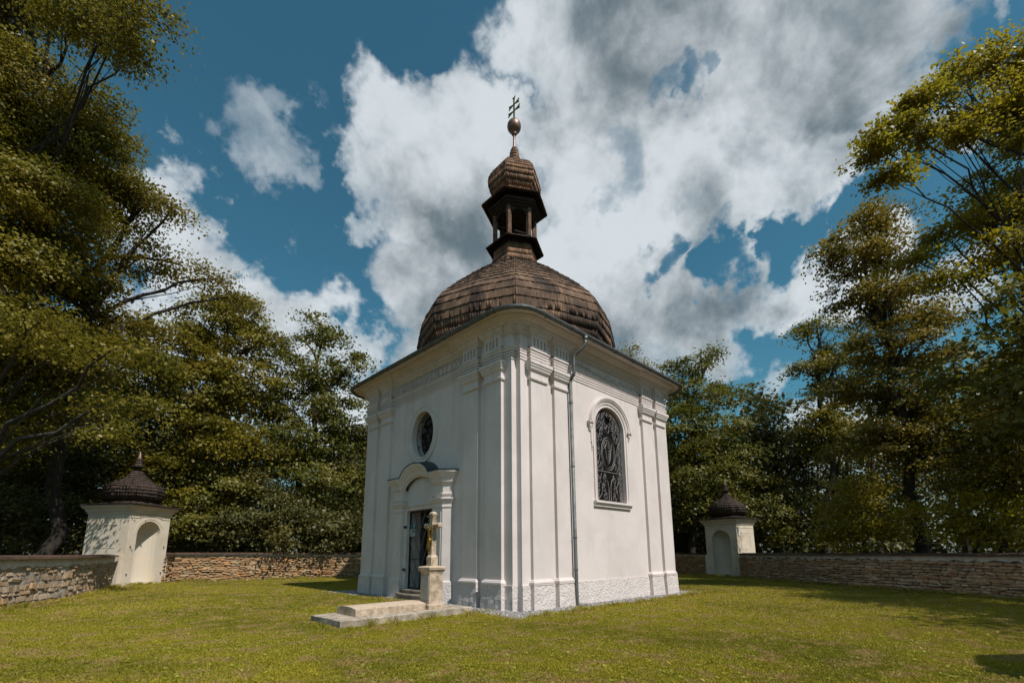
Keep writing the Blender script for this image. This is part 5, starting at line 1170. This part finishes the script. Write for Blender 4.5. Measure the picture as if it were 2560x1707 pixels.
T('lime_tree', 'upper right tree whose loose branch tips hang alone against the clouds', (2560, 15), [
 (2200, 180, 12.5, .6, .3), (2260, 130, 12.5, .6, .35), (2320, 130, 12.5, .8, .45), (2140, 225, 12.5, .5, .25), (2080, 240, 12.5, .4, .2), (2035, 290, 12.5, .4, .22), (2020, 345, 12.5, .3, .22), (2045, 395, 12.5, .22, .18), (2240, 250, 12.5, .8, .35), (2330, 240, 12.5, .9, .5), (2100, 300, 12.5, .4, .2), (2330, 325, 12.5, .6, .3), (2200, 310, 12.5, .45, .18), (2420, 220, 13, 1.5, 1.2)], LEAF_C, DKBARK, .11, .105, 9.0, 230, seed=17, shell=.25, spread=(.28, .28, .10), k=1.0)
T('hornbeam_tree', 'deep green tree standing low at the right edge under the hanging lime', (2300, 18), [
 (2300, 870, 18, 1.7, 1.1), (2250, 960, 18, 1.7, 1.2), (2340, 960, 17, 1.8, 1.3), (2230, 1070, 18, 1.8, 1.3), (2320, 1090, 17, 2.0, 1.4), (2400, 1000, 16, 2, 2)], LEAF_A, DKBARK, .2, .115, 2.6, 170, seed=18, spread=(.5, .5, .12), k=.85)
T('hazel_shrub', 'sunlit yellow-green bush left of the dark leaning trunk, above the wall', (1980, 20), [(1950, 1180, 20, 1.3, 1.0), (1990, 1120, 20.5, 1.2, .9), (2040, 1190, 20, 1.2, .9), (1940, 1225, 19.5, 1.0, .6)], LEAF_C, DKBARK, .07, .13, 3.6, 110, 'shrub', seed=19)
T('hazel_shrub', 'patchy dim bush right of the dark leaning trunk, above the wall', (2220, 16.5), [(2190, 1190, 16.5, 1.1, .9), (2270, 1190, 16, 1.3, 1.0), (2340, 1210, 15.5, 1.2, .9)], LEAF_C, DKBARK, .07, .13, 3.2, 105, 'shrub', seed=20)
# trees outside the frame that shade the right lawn and wall
T('lime_tree', 'large lime tree standing beyond the right-hand wall outside the view', Vector((11.5, -17.5, 0)), [], LEAF_B, DKBARK) if False else None
def side_tree(x, y, h, r, label, seed, group='trees beyond the right-hand wall, outside the view'):
    """a plain round-headed tree given in metres"""
    global NL
    R = random.Random(seed); t = empty('lime_tree', (x, y, gz(x, y)), label, 'tree', group)
    bl = [(Vector((R.uniform(-.5, .5)*r, R.uniform(-.5, .5)*r, h*R.uniform(.5, .85))), r*R.uniform(.4, .6), r*R.uniform(.35, .5)) for _ in range(9)]
    path = bend(Vector((0, 0, 0)), Vector((0, 0, h*.85)), 0, .04, 7, R); paths = [(path, .3, .06, 8)]; CC_, DD = [], []
    for c, rx, rz in bl:
        paths.append((bend(path[3], c, .05, .1, 6, R), .12, .03, 5)); C, D = sample_in((tuple(c), rx, rz), int(4.19*rx*rx*rz*.9), .4); CC_.append(C); DD.append(D)
    trunk_mesh(paths, DKBARK, 'trunk', t); V = leaf_quads(np.concatenate(CC_), .2, per=80, outw=np.concatenate(DD), spread=(.6, .6, .2)); NL += len(V)//4
    o = bpy.data.objects.new('crown', fast_mesh('crown', V, 4, LEAF_B)); col.objects.link(o); o.parent = t
for i, (x, y, h, r) in enumerate([(9.6, -13.6, 11, 2.7), (6.0, -15.9, 12, 3.0), (2.4, -18.5, 12, 3.0)]):
    side_tree(x, y, h, r, ['round-headed lime tree outside the view, nearest to the right pavilion side', 'round-headed lime tree outside the view, tallest and farthest back', 'round-headed lime tree outside the view, beyond the leaning tree'][i], 200+i)
# far woodland: reads as one mass behind the single trees
def woodland():
    R = np.random.default_rng(9); C = []
    for i in range(150):
        ang = R.uniform(-1.30, 1.30); d = R.uniform(33, 50); r_ = math.tan(ang*.78)
        base = Vector((CX, CY, 0))+(FD+RT*r_).normalized()*d*(1+.15*abs(ang))
        if max(abs(base.x), abs(base.y)) < 24: pass
        lat = abs(ang); h = R.uniform(8, 12)+(3 if lat > .5 else 0)+(2 if lat > .9 else 0)
        n = 34
        for k in range(n):
            z = h*(R.random()**1.25)*.98; w_ = 2.6*math.sqrt(max(.05, 1-(z/h)**2)); a = R.uniform(0, 6.28)
            C.append((base.x+w_*math.cos(a)*R.random()**.5, base.y+w_*math.sin(a)*R.random()**.5, gz(base.x, base.y)+z))
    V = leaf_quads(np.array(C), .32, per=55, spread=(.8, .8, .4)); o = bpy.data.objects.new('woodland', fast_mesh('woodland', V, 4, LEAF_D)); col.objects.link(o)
    tag(o, kind='stuff'); return len(V)//4
NL += woodland()
b = MB(); R = random.Random(4)
for i in range(46):
    a = R.uniform(-1.05, 1.05); d = R.uniform(36, 50); p = Vector((CX, CY, 0))+(FD+RT*math.tan(a*.95)).normalized()*d
    if abs(p.x) < 19 and abs(p.y) < 16: continue
    b.tube([p+Vector((0, 0, -.3)), p+Vector((R.gauss(0, .2), R.gauss(0, .2), 4)), p+Vector((R.gauss(0, .5), R.gauss(0, .5), 9))], [.19, .14, .07], 6, False)
tag(b.build('woodland_trunks', DKBARK), kind='stuff')
#TREES1
#GRASS0
# ------------------------------------------------------------------ grass
def grassmat(name, cols, dry):
    m = bpy.data.materials.new(name); m.use_nodes = True; T_ = NT(m.node_tree); T_.n.clear()
    g = T_.new('ShaderNodeNewGeometry'); pos = g.outputs['Position']; r = T_.math('FRACT', T_.math('ADD', g.outputs['Random Per Island'], T_.new('ShaderNodeObjectInfo').outputs['Random']))
    n = T_.new('ShaderNodeValToRGB', {0: r}); e = n.color_ramp.elements
    e[0].color = (*cols[0], 1); e[1].color = (*cols[-1], 1)
    for i, q in enumerate(cols[1:-1]): e.new((i+1)/(len(cols)-1)).color = (*q, 1)
    n1, n2, n3 = lawncol(T_, pos)
    nb = T_.noise(pos, .28, 4, .6, .4).outputs['Fac']
    c = T_.mix(T_.ramp(n1, .38, .64, 0, .65), n.outputs[0], (.41, .335, .032, 1))
    c = T_.mix(T_.ramp(nb, .45, .62, 0, .45), c, (.12, .135, .016, 1))
    c = T_.mix(T_.math('MULTIPLY', T_.ramp(n2, .48, .62, 0, dry), 1), c, (.46, .32, .12, 1))
    d = T_.new('ShaderNodeBsdfPrincipled', {'Base Color': c, 'Roughness': .6, 'Specular IOR Level': .2}); t = T_.new('ShaderNodeBsdfTranslucent', {'Color': c})
    T_.l.new(T_.new('ShaderNodeMixShader', {0: .3, 1: d.outputs[0], 2: t.outputs[0]}).outputs[0], T_.new('ShaderNodeOutputMaterial').inputs[0]); return m
GRASS = grassmat('grass blades', [(.16, .17, .014), (.29, .275, .020), (.43, .36, .030), (.54, .43, .09)], .85)
CLOVER = grassmat('lawn weeds', [(.16, .20, .015), (.24, .27, .03), (.32, .32, .05)], .1)
DRYL = grassmat('fallen leaves', [(.35, .22, .05), (.42, .30, .10), (.25, .13, .04)], 0)
protos = bpy.data.collections.new('grass tufts')
def tuft(name, n, rad_, hmin, hmax, w, m, seed, flat=False):
    R = np.random.default_rng(seed); a = R.uniform(0, 6.28, n); r = rad_*np.sqrt(R.random(n)); p = np.stack([r*np.cos(a), r*np.sin(a), np.zeros(n)], 1)
    h = R.uniform(hmin, hmax, n); la = R.uniform(0, 6.28, n); le = np.abs(R.normal(.45, .3, n))*h; lean = np.stack([le*np.cos(la), le*np.sin(la), h], 1)
    sa = R.uniform(0, 6.28, n); s = np.stack([np.cos(sa), np.sin(sa), np.zeros(n)], 1)*w*R.uniform(.6, 1.3, (n, 1))
    V = np.empty((n, 4, 3)); V[:, 0] = p-s/2; V[:, 1] = p+s/2
    V[:, 2] = p+lean*.62+s*.36+np.array([0, 0, .004]); V[:, 3] = p+lean*np.array([1.15, 1.15, .95])
    o = bpy.data.objects.new(name, fast_mesh(name, V.reshape(-1, 3), 4, m)); protos.objects.link(o); return o
def rosette(name, n, m, seed, s=.035):
    R = np.random.default_rng(seed); a = np.arange(n)*2.4+R.uniform(0, .5, n); el = R.uniform(.15, .7, n); d = np.stack([np.cos(a)*np.cos(el), np.sin(a)*np.cos(el), np.sin(el)], 1)
    sd_ = np.stack([-np.sin(a), np.cos(a), 0*a], 1); l = s*R.uniform(.7, 1.3, (n, 1)); V = np.empty((n, 4, 3)); V[:, 0] = d*.1*l+[0, 0, .01]; V[:, 1] = d*l*.6+sd_*l*.28+[0, 0, .012]; V[:, 2] = d*l+[0, 0, .008]; V[:, 3] = d*l*.6-sd_*l*.28+[0, 0, .012]
    o = bpy.data.objects.new(name, fast_mesh(name, V.reshape(-1, 3), 4, m)); protos.objects.link(o); return o
def lawn_points(name, n, dmin, dmax, seed, power=1.0, clump=False):
    """points inside the enclosure, denser near the path round the camera side"""
    R = np.random.default_rng(seed); pts = []
    while len(pts) < n:
        d = dmin+(dmax-dmin)*R.random()**power; a = R.uniform(-.92, .92); v = FD+RT*math.tan(a*.98) if abs(a) < .9 else FD+RT*math.tan(a)
        x = CX+v.x*d; y = CY+v.y*d
        if not inside(x, y, lawn_poly): continue
        m_ = max(abs(x), abs(y)); lim = 4.50+.08*math.sin(x*2.1+y*1.3)+(.22 if x < -3.5 and y < -3.5 else 0)
        if m_ < lim and not ((x+4.9)**2/.5+(y+.1)**2/2.2 < 1 and x < -4.55): continue
        if -7.74 < x < -4.40 and -3.40 < y < -1.98: continue
        if x < 0 and m_ < 4.4: continue
        pts.append((x, y, gz(x, y)))
    return np.array(pts, np.float32)
def scatter(name, pts, srcs, smin, smax, kind='stuff'):
    me = bpy.data.meshes.new(name); me.vertices.add(len(pts)); me.vertices.foreach_set('co', pts.ravel()); me.update()
    o = bpy.data.objects.new(name, me); col.objects.link(o); tag(o, kind=kind)
    c = bpy.data.collections.new(name+' tufts')
    for s in srcs: c.objects.link(s)
    ng = bpy.data.node_groups.new(name, 'GeometryNodeTree'); ng.interface.new_socket('Geometry', in_out='INPUT', socket_type='NodeSocketGeometry'); ng.interface.new_socket('Geometry', in_out='OUTPUT', socket_type='NodeSocketGeometry')
    N = ng.nodes; L_ = ng.links; gi = N.new('NodeGroupInput'); go = N.new('NodeGroupOutput'); ip = N.new('GeometryNodeInstanceOnPoints'); ci = N.new('GeometryNodeCollectionInfo')
    ci.inputs['Collection'].default_value = c; ci.inputs['Separate Children'].default_value = True; ci.inputs['Reset Children'].default_value = True
    ip.inputs['Pick Instance'].default_value = True
    rv = N.new('FunctionNodeRandomValue'); rv.data_type = 'FLOAT_VECTOR'; rv.inputs[0].default_value = (-.06, -.06, 0); rv.inputs[1].default_value = (.06, .06, 6.283)
    rs = N.new('FunctionNodeRandomValue'); rs.data_type = 'FLOAT'; rs.inputs[2].default_value = smin; rs.inputs[3].default_value = smax
    L_.new(gi.outputs[0], ip.inputs['Points']); L_.new(ci.outputs[0], ip.inputs['Instance']); L_.new(rv.outputs[0], ip.inputs['Rotation']); L_.new(rs.outputs[1], ip.inputs['Scale']); L_.new(ip.outputs[0], go.inputs[0])
    o.modifiers.new('scatter', 'NODES').node_group = ng; return o
tA = [tuft('tuft', 200, .15, .014, .040, .0045, GRASS, i) for i in range(5)]
tB = [tuft('wide_tuft', 170, .24, .016, .042, .011, GRASS, 20+i) for i in range(4)]
tC = [rosette('rosette', 9, CLOVER, 40+i) for i in range(4)]
tD = [rosette('dry_leaf', 1, DRYL, 60+i, .05) for i in range(4)]
tE = [tuft('tall_tuft', 26, .06, .05, .13, .006, GRASS, 80+i) for i in range(4)]
scatter('grass', np.concatenate([lawn_points('a', 17000, 4.2, 10.5, 1, .75)]), tA, .8, 1.25)
scatter('grass', lawn_points('b', 15000, 9.5, 34, 2, 1.0), tB, .9, 1.35)
scatter('lawn_weeds', lawn_points('c', 9000, 4.4, 24, 3, 1.2), tC, .7, 1.5)
scatter('fallen_leaves', lawn_points('d', 420, 4.4, 14, 4, 1.0), tD, .6, 1.5)
# longer tufts along walls, slab and gravel edge
E_pts = []; R = np.random.default_rng(17)
def along(P0, P1, n, w=.10):
    for _ in range(n):
        t = R.random(); x = P0[0]+(P1[0]-P0[0])*t+R.normal(0, w); y = P0[1]+(P1[1]-P0[1])*t+R.normal(0, w); E_pts.append((x, y, gz(x, y)))
for (p, q, n) in [((-7.7, -3.46), (-4.5, -3.46), 22), ((-7.85, -3.3), (-7.85, -2.0), 6), ((-7.6, -1.93), (-4.6, -1.93), 60), ((-4.9, -1.9), (-4.8, .9), 60), ((4.3, -4.7), (-4.2, -4.75), 90),
                  ((15.6, -1.7), (12.1, -5.8), 120), ((12.1, -5.8), (9.0, -10.6), 160), ((9.0, -10.6), (7.4, -12.4), 60), ((-12.0, 4.5), (-10.8, 6.9), 70), ((-10.8, 6.9), (-10.3, 8.5), 40), ((-10.3, 8.5), (-9.45, 12.7), 80), ((-7.2, 14.9), (-.0, 12.6), 110), ((-9.1, 12.9), (-7.7, 14.0), 30), ((15.8, -1.4), (16.1, .6), 30)]:
    along(p, q, n)
scatter('long_grass', np.array(E_pts, np.float32), tE, .7, 1.5)
#GRASS1
